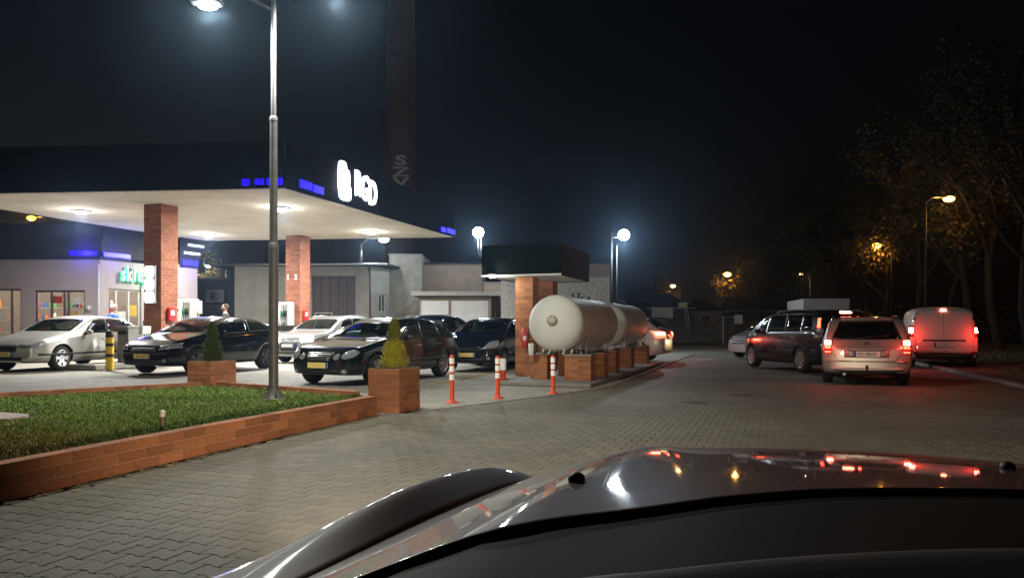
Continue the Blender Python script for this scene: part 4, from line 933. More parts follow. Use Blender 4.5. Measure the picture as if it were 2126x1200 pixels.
# ------------------------------------------------------------------ cars
def lerp_tab(tab, x):
    if x <= tab[0][0]: return tab[0][1]
    for (a, va), (b, vb) in zip(tab, tab[1:]):
        if x <= b: return va + (vb - va) * (x - a) / (b - a)
    return tab[-1][1]
def paint(name, c, rough=.28, metal=.5, coat=.9): return M('paint_' + name, c, rough, metal, coat=coat, noise=.08, nscale=1.5)
class Car:
    """local frame: x from the front bumper (0) to the tail (L), y to the side, z up; root origin = ground point midway between the axles"""
    def __init__(s, name, label, cat, sp, pos, a, pm):
        s.sp = sp; s.L, s.W = sp['L'], sp['W']; s.fo = sp['fo']; s.wb = sp['wb']; s.x0 = s.fo + s.wb / 2; s.pm = pm
        s.root = thing(name, label, cat, pos, math.pi / 2 - R(a), sp.get('group'))
        s.body()
    def zt(s, x): return lerp_tab(s.sp['top'], x)
    def zs(s, x): return lerp_tab(s.sp['belt'], x)
    def plan(s, x): return lerp_tab(s.sp['plan'], x) * s.W / 2
    def sec(s, x):
        sp = s.sp; zb = lerp_tab(sp.get('under', [(0, .24), (.5, .19), (s.L - .5, .20), (s.L, .30)]), x); zt, zs, w_ = s.zt(x), s.zs(x), s.plan(x); h = max(zt - zs, .02)
        tum = sp.get('tumble', .30); wt = .955 * w_ - tum * h; wt = max(wt, .4 * w_)
        return [(0, zb), (.55 * w_, zb), (.90 * w_, zb + .02), (.975 * w_, zb + .10), (w_, zb + .42 * (zs - zb)), (w_ * .995, zb + .75 * (zs - zb)), (.975 * w_, zs), (.955 * w_, zs + .06 * h),
                (wt, zs + .86 * h), (wt * .80, zs + .975 * h), (wt * .4, zt), (0, zt + .004)]
    def body(s):
        sp = s.sp; xs = sorted({round(v, 3) for v in [p[0] for p in sp['top']] + sp.get('xs', []) + [s.fo - .42, s.fo, s.fo + .42, s.fo + s.wb - .42, s.fo + s.wb, s.fo + s.wb + .42] if 0 <= v <= s.L})
        xs2 = [xs[0]]
        for x in xs[1:]:
            if x - xs2[-1] > .05: xs2.append(x)
        xs = xs2
        vs, fs = [], []; rows = []
        for x in xs:
            q = s.sec(x); row = []
            for i, (y, z) in enumerate(q):
                row.append(len(vs)); vs.append((x, y, z))
            for i in range(len(q) - 2, 0, -1): row.append(len(vs)); vs.append((x, -q[i][0], q[i][1]))
            rows.append(row)
        n = len(rows[0])
        for r0, r1 in zip(rows, rows[1:]):
            for k in range(n): fs.append((r0[k], r0[(k + 1) % n], r1[(k + 1) % n], r1[k]))
        m = n // 2
        for r_, fl in ((rows[0], True), (rows[-1], False)):
            for k in range(m):
                a_, b_ = r_[k], r_[k + 1]; c_, d_ = r_[(n - k - 1) % n], r_[(n - k) % n]
                f = [a_, b_, c_, d_]; f = [v for i, v in enumerate(f) if v not in f[:i]]
                if fl: f = f[::-1]
                fs.append(f)
        me = bpy.data.meshes.new('body'); me.from_pydata(vs, [], fs)
        bm = bmesh.new(); bm.from_mesh(me); bmesh.ops.recalc_face_normals(bm, faces=bm.faces)
        cl = bm.edges.layers.float.get('crease_edge') or bm.edges.layers.float.new('crease_edge')
        xlim = (xs[0], xs[-1])
        for e in bm.edges:
            a_, b_ = e.verts
            if abs(a_.co.x - b_.co.x) < 1e-6 and a_.co.x in xlim and len(e.link_faces) == 2 and abs(e.link_faces[0].normal.x - e.link_faces[1].normal.x) > .3: e[cl] = .35
        for r0, r1 in zip(rows, rows[1:]):
            for k in (6, n - 6, 2, n - 2, 8, n - 8):
                e = bm.edges.get([bm.verts[r0[k]], bm.verts[r1[k]]]) if False else None
        bm.verts.ensure_lookup_table()
        for r0, r1 in zip(rows, rows[1:]):
            for k, c_ in ((6, .35), (8, .45), (2, .4)):
                for kk in (k, n - k):
                    e = bm.edges.get((bm.verts[r0[kk]], bm.verts[r1[kk]]))
                    if e: e[cl] = c_
        bm.to_mesh(me); bm.free()
        o = bpy.data.objects.new('body', me); C.objects.link(o); md = o.modifiers.new('s', 'SUBSURF'); md.levels = 2; md.render_levels = 2
        dg = bpy.context.evaluated_depsgraph_get(); sm = bpy.data.meshes.new_from_object(o.evaluated_get(dg)); o.modifiers.clear(); o.data = sm
        bm = bmesh.new(); bm.from_mesh(sm); s.bvh = BVHTree.FromBMesh(bm); bm.free()
        s.o = o; s.sm = sm; s.cuts = []; o.parent = s.root; o.location = (-s.x0, 0, 0); CARS.append(s)
        for ax in (s.fo, s.fo + s.wb):
            for sd in (-1, 1): s.wheel(ax, sd)
    def cutter(s, mb):
        cm = mb.mesh('cut', s.pm); bm = bmesh.new(); bm.from_mesh(cm); bmesh.ops.remove_doubles(bm, verts=bm.verts, dist=1e-5); bmesh.ops.recalc_face_normals(bm, faces=bm.faces); bm.to_mesh(cm); bm.free()
        co = bpy.data.objects.new('cut', cm); C.objects.link(co); co.location = (-s.x0, 0, 0); co.parent = s.root; s.cuts.append(co)
    def cavity(s, x0, x1):
        mb = MB(); N_ = 12; rows = []
        for i in range(N_ + 1):
            x = x0 + (x1 - x0) * i / N_; zt_ = s.hit('top', x, 0, off=0)[0].z - .045; half = []
            for f in (0, .3, .55, .78, .93):
                z = .40 + (zt_ - .40) * f; h = s.bvh.ray_cast(Vector((x, -3, z)), Vector((0, 1, 0)))[0]; y = (abs(h.y) if h else s.W / 2) - .055
                half.append((max(y, .1), z))
            yl = half[-1][0]; hz_ = s.bvh.ray_cast(Vector((x, yl * .8, 4)), Vector((0, 0, -1)))[0]; half.append((yl * .82, min(zt_, (hz_.z if hz_ else zt_) - .04))); half.append((0, zt_))
            row = [(x, 0, .40)] + [(x, y, z) for y, z in half] + [(x, -y, z) for y, z in half[-2::-1]]; rows.append(row)
        n = len(rows[0]); vs = [p for r_ in rows for p in r_]; fs = [(i * n + k, i * n + (k + 1) % n, (i + 1) * n + (k + 1) % n, (i + 1) * n + k) for i in range(N_) for k in range(n)]
        fs += [list(range(n))[::-1], [N_ * n + k for k in range(n)]]; mb.add(vs, fs); s.cutter(mb)
    def win_cut(s, V0, NN, n, m):
        c = sum(V0, Vector()) / len(V0); A, B = [], []
        ext = max((p - c).length for p in V0)
        for p, nn in zip(V0, NN):
            d = p - c; q = c + d * max(.5, 1 - .025 / max(d.length, .05)); A.append(q + nn * .05); B.append(q - nn * .13)
        N_ = len(A); fs = []
        for j in range(m):
            for i in range(n): f = (j * (n + 1) + i, j * (n + 1) + i + 1, (j + 1) * (n + 1) + i + 1, (j + 1) * (n + 1) + i); fs.append(f); fs.append(tuple(N_ + q for q in f[::-1]))
        ring = [i for i in range(n + 1)] + [j * (n + 1) + n for j in range(1, m + 1)] + [m * (n + 1) + i for i in range(n - 1, -1, -1)] + [j * (n + 1) for j in range(m - 1, 0, -1)]
        for a, b in zip(ring, ring[1:] + ring[:1]): fs.append((b, a, N_ + a, N_ + b))
        s.cutter(MB().add(A + B, fs))
    def finish(s):
        sp = s.sp; o = s.o; rw = sp['rw']
        cab = sp.get('cab')
        if cab and not s.cuts: cab = None
        wins = s.cuts; s.cuts = []
        if cab: s.cavity(*cab)
        cav = s.cuts; s.cuts = []
        cut = MB()
        for ax in (s.fo, s.fo + s.wb):
            for sd in (-1, 1):
                y0, y1 = (s.W / 2 - .26) * sd, (s.W / 2 + .2) * sd; nn = 28; vs2 = []
                for y in (y0, y1):
                    for k in range(nn): t = 2 * math.pi * k / nn; vs2.append((ax + (rw + .05) * math.cos(t), y, rw + (rw + .05) * math.sin(t)))
                cut.add(vs2, [list(range(nn)), list(range(nn, 2 * nn))[::-1]] + [((k + 1) % nn, k, nn + k, nn + (k + 1) % nn) for k in range(nn)])
        s.cutter(cut); arch = s.cuts
        def run(lst):
            for co in lst:
                bo = o.modifiers.new('b', 'BOOLEAN'); bo.operation = 'DIFFERENCE'; bo.object = co; bo.solver = 'EXACT'
            bpy.context.view_layer.update(); dg = bpy.context.evaluated_depsgraph_get(); fm = bpy.data.meshes.new_from_object(o.evaluated_get(dg)); o.modifiers.clear(); return fm
        fm = run(cav + (wins if cab else []) + arch)
        if len(fm.polygons) < .5 * len(s.sm.polygons): print('BOOL FAIL', s.root['label'], len(fm.polygons)); fm = run(arch); cab = None
        for co in wins + cav + arch: bpy.data.objects.remove(co)
        fm.materials.clear(); fm.materials.append(s.pm); fm.materials.append(black); fm.materials.append(trim_m); low = sp.get('low', 0)
        for p in fm.polygons:
            c = p.center; d = s.bvh.find_nearest(c)[3]; mi = 1 if (d or 0) > .010 else 0
            if mi and cab and c.z > .39 and cab[0] - .1 < c.x < cab[1] + .1 and (c.z > .8 or all(math.hypot(c.x - ax, c.z - rw) > rw + .06 for ax in (s.fo, s.fo + s.wb))): mi = 2
            if c.z < .215 and abs(p.normal.z) > .5: mi = 1
            if c.z < low: mi = 1
            p.material_index = mi; p.use_smooth = mi == 0 or c.z < low
        fm.name = 'body'; o.data = fm
        if cab: s.interior(cab)
    def interior(s, cab):
        xs_ = cab[0] + .95; zc = .38
        for x, kind in ((xs_, 's'), (xs_ + .85, 'b')):
            if x + .5 > cab[1]: continue
            for y in ((-.36, .36) if kind == 's' else (0,)):
                wd = .48 if kind == 's' else 1.15; m_ = MB(); m_.box((x - .2, y, zc + .16), (.5, wd, .18)); m_.box((x + .1, y, zc + .48), (.13, wd, .58), mat=Matrix.Rotation(R(14), 3, 'Y'))
                st_ = s.put('seat', m_.mesh('seat', seat_m))
                for hy in ((y,) if kind == 's' else (-.38, .38)): link('headrest', MB().sphere((x + .20, hy, zc + .86), .12, 12, 8, (.5, 1.1, .8)).mesh('headrest', seat_m), st_)
        s.put('dash_panel', MB().box((cab[0] + .22, 0, s.zs(cab[0] + .2) - .10), (.42, s.W * .74, .2)).mesh('dash_panel', black))
        s.put('steering_wheel', MB().tube([(cab[0] + .55 + .06 * math.sin(t), .36 * (-1) + .18 * math.cos(t), s.zs(cab[0] + .5) - .02 + .17 * math.sin(t)) for t in [2 * math.pi * k / 16 for k in range(17)]], .016, 6, caps=False).mesh('steering_wheel', black))
    def put(s, name, me, loc=(0, 0, 0)):
        o = link(name, me, s.root, (loc[0] - s.x0, loc[1], loc[2])); return o
    def wheel(s, ax, sd):
        sp = s.sp; r_ = sp['rw']; wd = .21; rim = r_ * .66; key = ('wheel', r_, sp.get('spokes', 6), sp.get('rimmat', alloy).name)
        if key not in MESHES:
            t = MB().lathe([(rim, -.10), (rim + .03, -.108), (r_ - .03, -.105), (r_, -.07), (r_, .07), (r_ - .03, .105), (rim + .03, .108), (rim, .10)], 36, axis='Y').mesh('tyre', rubber)
            rm = MB(); rm.lathe([(rim + .004, -.105), (rim - .012, -.108), (rim - .02, -.09), (rim - .02, .02)], 36, axis='Y'); rm.lathe([(.001, -.085), (.05, -.085), (.055, -.05), (.055, 0)], 14, axis='Y')
            ns = sp.get('spokes', 6)
            for k in range(ns):
                an = 2 * math.pi * k / ns; m_ = Matrix.Rotation(an, 3, 'Y')
                w0, w1 = .03, .30 / ns + .004
                pts = [(.04, -w0), (rim - .015, -w1), (rim - .015, w1), (.04, w0)]
                f = [m_ @ Vector((p[0], -.085 - (.0 if i in (0, 3) else .012), p[1])) for i, p in enumerate(pts)]; bk = [m_ @ Vector((p[0], -.05, p[1])) for p in pts]
                rm.add(f + bk, [(0, 1, 2, 3), (7, 6, 5, 4), (0, 4, 5, 1), (2, 6, 7, 3), (1, 5, 6, 2)])
            MESHES[key] = (t, rm.mesh('rim', sp.get('rimmat', alloy)), MB().lathe([(.001, -.03), (rim, -.03), (rim, .05)], 20, axis='Y').mesh('brake_disc', black))
        t, rm, bk = MESHES[key]
        w_ = s.put('wheel', t, (ax, sd * (s.W / 2 - .125), r_)); w_.rotation_euler = (0, 0, 0 if sd < 0 else math.pi)
        for me in (rm, bk): link(me.name.split('.')[0], me, w_)
    # --- patches that lie on the body
    def hit(s, mode, u, v, sd=1, off=.004):
        if mode == 'side': o_, d_ = Vector((u, 3 * sd, v)), Vector((0, -sd, 0))
        elif mode == 'front': o_, d_ = Vector((-2, u, v)), Vector((1, 0, 0))
        elif mode == 'rear': o_, d_ = Vector((s.L + 2, u, v)), Vector((-1, 0, 0))
        else: o_, d_ = Vector((u, v, 4)), Vector((0, 0, -1))
        h, n, i, dd = s.bvh.ray_cast(o_, d_)
        if h is None or (mode == 'side' and abs(h.y) < .2):
            g_ = {'side': Vector((u, s.W / 2 * sd, v)), 'front': Vector((0, u, v)), 'rear': Vector((s.L, u, v)), 'top': Vector((u, v, s.zt(u)))}[mode]
            h, n, i, dd = s.bvh.find_nearest(g_)
        return h + n * off, n
    def patch(s, name, mat, mode, bot, top, n=10, m=5, sd=1, off=.005, parent=None, label=None):
        def along(pl, t):
            ls = [math.dist(a, b) for a, b in zip(pl, pl[1:])]; L_ = sum(ls) * t
            for (a, b), l in zip(zip(pl, pl[1:]), ls):
                if L_ <= l or (a, b) == (pl[-2], pl[-1]): k = L_ / l if l else 0; return (a[0] + (b[0] - a[0]) * k, a[1] + (b[1] - a[1]) * k)
                L_ -= l
        V0, V1, NN = [], [], []
        for j in range(m + 1):
            for i in range(n + 1):
                a, b = along(bot, i / n), along(top, i / n); u, v = a[0] + (b[0] - a[0]) * j / m, a[1] + (b[1] - a[1]) * j / m
                p, nn = s.hit(mode, u, v, sd, off); V0.append(p); V1.append(p - nn * (off + .012)); NN.append(nn)
        if mat in (glass_d, glass_l) and s.sp.get('cab'): s.win_cut(V0, NN, n, m)
        N_ = len(V0); fs = []
        flip = (mode == 'side' and sd > 0) or mode == 'front'
        for j in range(m):
            for i in range(n): f = (j * (n + 1) + i, j * (n + 1) + i + 1, (j + 1) * (n + 1) + i + 1, (j + 1) * (n + 1) + i); fs.append(f)
        ring = [i for i in range(n + 1)] + [j * (n + 1) + n for j in range(1, m + 1)] + [m * (n + 1) + i for i in range(n - 1, -1, -1)] + [j * (n + 1) for j in range(m - 1, 0, -1)]
        for a, b in zip(ring, ring[1:] + ring[:1]): fs.append((b, a, N_ + a, N_ + b))
        me = MB().add(V0 + V1, fs, 0, True).mesh(name, mat)
        bm = bmesh.new(); bm.from_mesh(me); bmesh.ops.remove_doubles(bm, verts=bm.verts, dist=1e-5)
        for v in [v for v in bm.verts if not v.link_faces]: bm.verts.remove(v)
        bmesh.ops.recalc_face_normals(bm, faces=bm.faces)
        if bm.faces:
            f0 = max(bm.faces, key=lambda f: f.calc_area()); c = Vector((s.L / 2, 0, .6))
            if (f0.calc_center_median() - c).dot(f0.normal) < 0: bmesh.ops.reverse_faces(bm, faces=bm.faces)
        bm.to_mesh(me); bm.free()
        for p in me.polygons: p.use_smooth = p.index < n * m
        o = s.put(name, me)
        if parent: o.parent = parent; o.location = (0, 0, 0) if parent != s.root else o.location
        if parent and parent != s.root: o.location = Vector((-s.x0, 0, 0)) - parent.location
        return o
    def seam(s, pts, mode='side', sd=1, w_=.007, name='seam', mat=None):
        hw = w_ / 2; mb = MB()
        for a, b in zip(pts, pts[1:]):
            n = max(1, round(math.dist(a, b) / .1)); dx, dz = (b[0] - a[0]), (b[1] - a[1]); l = math.hypot(dx, dz); px, pz = -dz / l * hw, dx / l * hw
            row = []
            for k in range(n + 1):
                u, v = a[0] + dx * k / n, a[1] + dz * k / n; row.append((s.hit(mode, u + px, v + pz, sd, .002)[0], s.hit(mode, u - px, v - pz, sd, .002)[0]))
            for (p0, q0), (p1, q1) in zip(row, row[1:]): mb.add([p0, q0, q1, p1], [(0, 1, 2, 3)])
        return s.put(name, mb.mesh(name, mat or black))
    def oval(s, name, mat, mode, cu, cv, ru, rv, sd=1, off=.008, rot=0, sq=1.0):
        vs = []; n, m = 18, 4
        for j in range(m + 1):
            for k in range(n):
                t = 2 * math.pi * k / n; r_ = max(.001, j / m); cc, ss_ = math.cos(t), math.sin(t); cc = math.copysign(abs(cc) ** sq, cc); ss_ = math.copysign(abs(ss_) ** sq, ss_)
                x, y = ru * r_ * cc, rv * r_ * ss_; u, v = cu + x * math.cos(rot) - y * math.sin(rot), cv + x * math.sin(rot) + y * math.cos(rot)
                p, nn = s.hit(mode, u, v, sd, off + .012 * (1 - r_ * r_)); vs.append(p)
        base = len(vs)
        for k in range(n): q = vs[m * n + k]; p, nn = s.bvh.find_nearest(q)[:2]; vs.append(p - nn * .01)
        fs = [(j * n + k, j * n + (k + 1) % n, (j + 1) * n + (k + 1) % n, (j + 1) * n + k) for j in range(m) for k in range(n)] + [(m * n + k, m * n + (k + 1) % n, base + (k + 1) % n, base + k) for k in range(n)]
        me = MB().add(vs, fs, 0, True).mesh(name, mat); bm = bmesh.new(); bm.from_mesh(me); bmesh.ops.recalc_face_normals(bm, faces=bm.faces)
        f0 = bm.faces[:][n * 2]; 
        if (f0.calc_center_median() - Vector((s.L / 2, 0, .6))).dot(f0.normal) < 0: bmesh.ops.reverse_faces(bm, faces=bm.faces)
        bm.to_mesh(me); bm.free(); return s.put(name, me)
    def side_glass(s, xb0, xb1, xt0, xt1, sds=(-1, 1), fr=.80, mat=None, lo=.035, name='side_window'):
        for sd in sds:
            bot = [(xb0, s.zs(xb0) + lo), (xb1, s.zs(xb1) + lo)]
            top = [(x, s.zs(x) + fr * (s.zt(x) - s.zs(x))) for x in [xt0 + (xt1 - xt0) * k / 6 for k in range(7)]]
            s.patch(name, mat or glass_d, 'side', bot, top, 10, 4, sd)
    def pillar_trim(s, xb, xt, w_=.05, sds=(-1, 1), fr=.8):
        for sd in sds:
            bot = [(xb - w_ / 2, s.zs(xb) + .035), (xb + w_ / 2, s.zs(xb) + .035)]; top = [(xt - w_ / 2, s.zs(xt) + fr * (s.zt(xt) - s.zs(xt))), (xt + w_ / 2, s.zs(xt) + fr * (s.zt(xt) - s.zs(xt)))]
            s.patch('pillar_trim', black, 'side', bot, top, 2, 4, sd, .008)
    def top_glass(s, name, x0, x1, f0=.84, f1=.90, mat=None, inset=.03):
        def wt(x): h = max(s.zt(x) - s.zs(x), .02); return .955 * s.plan(x) - s.sp.get('tumble', .3) * h
        a = [(x0, -wt(x0) * f0), (x0 - .04 * (1 if x1 > x0 else -1), 0), (x0, wt(x0) * f0)]; b = [(x1, -wt(x1) * f1), (x1, wt(x1) * f1)]
        s.patch(name, mat or glass_d, 'top', a, b, 14, 8, off=.006)
    def plate(s, mode, z, txt, mat, y=0, w_=.50, h=.112, blue=True):
        p, n = s.hit(mode, y, z, off=.012); sgn = -1 if mode == 'front' else 1
        o = s.put('number_plate', MB().box((0, 0, 0), (.014, w_, h)).mesh('number_plate', mat), (p.x + sgn * .01, y, z))
        if blue: link('plate_band', MB().box((sgn * .008, -sgn * -(w_ / 2 - .025) if mode == 'front' else -(w_ / 2 - .025), 0), (.004, .045, h * .96)).mesh('plate_band', plate_blue), o)
        if txt:
            me = text_mesh(txt, .085, .0015); me.materials.clear(); me.materials.append(plate_txt); t = link('plate_text', me, o, (sgn * .0105, 0, 0)); t.rotation_euler = (R(90), 0, R(-90 if mode == 'front' else 90)); t.scale = (.95, 1, 1)
            # face the text outwards
        fr_ = MB().box((-sgn * .004, 0, 0), (.012, w_ + .02, h + .02)).mesh('plate_frame', black); link('plate_frame', fr_, o)
        return o
    def mirrors(s, x, mat=None, z=None, sds=(-1, 1)):
        for sd in sds:
            z_ = z or s.zs(x) + .07; p, n = s.hit('side', x, z_ - .05, sd, 0)
            mb = MB().sphere((p.x, p.y + sd * .12, z_), .1, 12, 8, (.55, 1.05, .68)); s.put('mirror', mb.mesh('mirror', mat or s.pm))
            s.put('mirror_foot', MB().tube([p, (p.x, p.y + sd * .1, z_ - .04)], .025, 8).mesh('mirror_foot', black))
    def handles(s, xs, z=None, mat=None):
        for x in xs:
            for sd in (-1, 1):
                p, n = s.hit('side', x, z or s.zs(x) - .13, sd, .018); o = s.put('door_handle', MB().box((0, 0, 0), (.2, .03, .032)).mesh('door_handle', mat or s.pm), p)
    def doors(s, xs, lo=.32):
        for x in xs:
            for sd in (-1, 1): s.seam([(x, lo), (x, s.zs(x) + .02)], 'side', sd)
        for sd in (-1, 1): s.seam([(min(xs), lo), (max(xs), lo)], 'side', sd)
    def rails(s, x0, x1, mat=chrome, inset=.10, up=.045):
        for sd in (-1, 1):
            pts = []
            for k in range(9):
                x = x0 + (x1 - x0) * k / 8; h = s.zt(x) - s.zs(x); y = (.955 * s.plan(x) - s.sp.get('tumble', .3) * h) * .90 * sd; z = s.hit('top', x, y, off=0)[0].z + (up if 0 < k < 8 else .0)
                pts.append((x, y, z))
            s.put('roof_rail', MB().tube(pts, .017, 8).mesh('roof_rail', mat))
    def aerial(s, x, y=0):
        z = s.zt(x); s.put('aerial', MB().tube([(x, y, z), (x + .18, y, z + .32)], [.006, .003], 6).mesh('aerial', black))
    def wipe(s, mode, z, y0, y1):
        a, b = s.hit(mode, y0, z, off=.02)[0], s.hit(mode, y1, z + .05, off=.02)[0]; s.put('wiper', MB().tube([a, b], .008, 6).mesh('wiper', black))
MESHES = {}; CARS = []
trim_m = M('cabin_trim', (.20, .19, .165), .85)
seat_m = M('seat_cloth', (.16, .15, .13), .9, noise=.3, nscale=20)
PL_CAR = lambda L: [(0, .74), (.08, .83), (.25, .92), (.6, .985), (1.0, 1), (L - 1.0, 1), (L - .5, .97), (L - .12, .90), (L, .80)]
def sedan(L=4.8, W=1.8, H=1.45, fo=.88, wb=2.76, rw=.32, **k):
    d = dict(L=L, W=W, fo=fo, wb=wb, rw=rw, cab=(1.2, 4.0), plan=PL_CAR(L),
             top=[(0, .62), (.06, .70), (.35, .80), (.8, .88), (1.28, .96), (1.62, 1.16), (2.02, 1.37), (2.4, H - .01), (2.9, H), (3.35, H - .05), (3.75, H - .21), (4.12, 1.10), (4.4, 1.05), (L - .1, 1.0), (L, .88)],
             belt=[(0, .55), (.3, .68), (.9, .83), (1.5, .90), (3.2, .95), (4.2, .97), (L - .1, .92), (L, .80)])
    d.update(k); return d

# --- silver saloon, far left
sil = paint('silver', (.50, .49, .45), .32, .55)
c = Car('saloon_car', 'silver saloon parked at the far left beyond the striped bollard', 'car', sedan(group=None, W=1.81), (0, 0, 0), 0, sil)
def place_by_wheel(c, X, Y, a, axle='front', sd=-1):
    """put the contact point of a wheel at (X, Y); a = bearing of the tail from +Y towards +X"""
    rear = Vector((math.sin(R(a)), math.cos(R(a)), 0)); left = Vector((-rear.y, rear.x, 0)) * 1
    lx = (c.fo if axle == 'front' else c.fo + c.wb) - c.x0; ly = sd * (c.W / 2 - .12)
    c.root.location = Vector((X, Y, 0)) - rear * lx - left * ly; c.root.rotation_euler = (0, 0, math.pi / 2 - R(a))
place_by_wheel(c, (125 - 1063) * 20.9 / F, 20.9, 9); c.root.scale = (1.09,) * 3
c.top_glass('windscreen', 1.36, 1.98, mat=glass_l); c.top_glass('rear_window', 4.08, 3.5)
c.side_glass(1.66, 2.55, 2.16, 2.6); c.side_glass(2.63, 3.42, 2.68, 3.36); c.side_glass(3.47, 3.85, 3.42, 3.55); c.pillar_trim(2.59, 2.64); c.pillar_trim(3.445, 3.39, .04)
c.doors([1.55, 2.6, 3.5]); c.handles([2.42, 3.35]); c.mirrors(1.72)
for sd in (-1, 1): c.patch('headlight', lens, 'front', [(sd * .48, .56), (sd * .80, .60)], [(sd * .46, .68), (sd * .80, .70)], 8, 3)
c.patch('grille', black, 'front', [(-.34, .50), (.34, .50)], [(-.36, .68), (.36, .68)], 8, 3); c.patch('lower_grille', black, 'front', [(-.5, .28), (.5, .28)], [(-.5, .36), (.5, .36)], 8, 2)
c.patch('bumper_strip', black, 'side', [(.2, .40), (4.6, .42)], [(.2, .45), (4.6, .47)], 30, 1, -1); c.plate('front', .44, 'GA 1K33', yellow_plate)

# --- black hatchback
blk = paint('black', (.008, .008, .010), .16, .3)
def hatch(L=4.25, W=1.76, H=1.45, fo=.86, wb=2.61, rw=.32, **k):
    d = dict(L=L, W=W, fo=fo, wb=wb, rw=rw, cab=(1.05, L - .35), plan=PL_CAR(L),
             top=[(0, .62), (.06, .72), (.35, .84), (.75, .93), (1.10, 1.00), (1.5, 1.21), (1.9, 1.38), (2.3, H), (2.8, H - .005), (3.3, H - .06), (3.7, H - .19), (4.0, H - .38), (L - .1, 1.0), (L, .84)],
             belt=[(0, .55), (.3, .70), (.8, .85), (1.4, .92), (3.2, 1.0), (3.8, 1.04), (L - .1, .95), (L, .80)])
    d.update(k); return d
c = Car('hatchback_car', 'black three-door hatchback behind the farther brick planter', 'car', hatch(rimmat=darkalloy, spokes=5, rw=.325), (0, 0, 0), 0, blk)
place_by_wheel(c, (545 - 1063) * 21.7 / F, 21.6, 19.6, 'rear'); c.root.scale = (1.05,) * 3
c.top_glass('windscreen', 1.18, 1.86, mat=glass_l); c.top_glass('rear_window', 4.0, 3.45)
c.side_glass(1.5, 2.72, 2.02, 2.72); c.side_glass(2.82, 3.7, 2.8, 3.35); c.pillar_trim(2.77, 2.76); c.doors([1.35, 2.8]); c.handles([2.62]); c.mirrors(1.62)
for sd in (-1, 1):
    c.patch('headlight', lens, 'front', [(sd * .46, .60), (sd * .82, .66)], [(sd * .50, .72), (sd * .80, .78)], 8, 3); c.oval('fog_lamp', lens, 'front', sd * .62, .36, .05, .05)
c.patch('grille', black, 'front', [(-.38, .54), (.38, .54)], [(-.40, .66), (.40, .66)], 8, 3); c.patch('chrome_bar', chrome, 'front', [(-.36, .60), (.36, .60)], [(-.36, .62), (.36, .62)], 8, 1, off=.012)
c.patch('lower_grille', M('grille_grey', (.03, .03, .03), .6), 'front', [(-.52, .27), (.52, .27)], [(-.56, .38), (.56, .38)], 8, 2); c.plate('front', .46, 'GA 3LJ71', yellow_plate)

# --- dark green-black saloon with four oval lamps
dkg = paint('dark_green', (.010, .020, .022), .14, .4)
E = sedan(cab=(1.3, 4.1), L=4.82, W=1.82, H=1.45, fo=.84, wb=2.85, rw=.325, spokes=6,
          top=[(0, .60), (.05, .70), (.3, .79), (.8, .885), (1.36, .97), (1.72, 1.18), (2.12, 1.37), (2.5, 1.44), (3.0, 1.45), (3.45, 1.40), (3.9, 1.25), (4.25, 1.11), (4.5, 1.07), (4.72, 1.03), (4.82, .90)])
c = Car('saloon_car', 'shiny dark saloon with oval headlamps behind the golden thuja', 'car', E, (0, 0, 0), 0, dkg)
place_by_wheel(c, (913 - 1063) * 18.1 / F, 18.2, 23.5, 'rear')
c.top_glass('windscreen', 1.44, 2.08, mat=glass_l); c.top_glass('rear_window', 4.2, 3.6)
c.side_glass(1.74, 2.62, 2.26, 2.68, mat=glass_l); c.side_glass(2.70, 3.5, 2.76, 3.42, mat=glass_l); c.side_glass(3.55, 3.95, 3.48, 3.62, mat=glass_l); c.pillar_trim(2.66, 2.72); c.pillar_trim(3.525, 3.45, .035)
c.doors([1.6, 2.68, 3.62]); c.handles([2.48, 3.45], mat=chrome); c.mirrors(1.85)
for sd in (-1, 1):
    c.oval('headlight', lens, 'front', sd * .67, .645, .135, .085, rot=sd * .35); c.oval('headlight', lens, 'front', sd * .43, .60, .075, .062); c.oval('fog_lamp', lens, 'front', sd * .60, .30, .055, .045)
    c.patch('side_trim', M('trim_dark', (.02, .03, .03), .35), 'side', [(1.3, .44), (3.75, .46)], [(1.3, .485), (3.75, .505)], 24, 1, sd, .012)
gr = c.patch('grille', M('grille_grey2', (.05, .05, .05), .5), 'front', [(-.26, .515), (.26, .515)], [(-.32, .665), (.32, .665)], 8, 4, off=.01)
c.patch('grille_frame', chrome, 'front', [(-.33, .665), (.33, .665)], [(-.33, .68), (.33, .68)], 8, 1, off=.015)
for z in (.545, .575, .605, .635): c.patch('grille_bar', chrome, 'front', [(-.27, z), (.27, z)], [(-.27, z + .006), (.27, z + .006)], 8, 1, off=.016)
c.patch('lower_grille', black, 'front', [(-.42, .26), (.42, .26)], [(-.46, .33), (.46, .33)], 8, 2); c.plate('front', .43, None, yellow_plate)

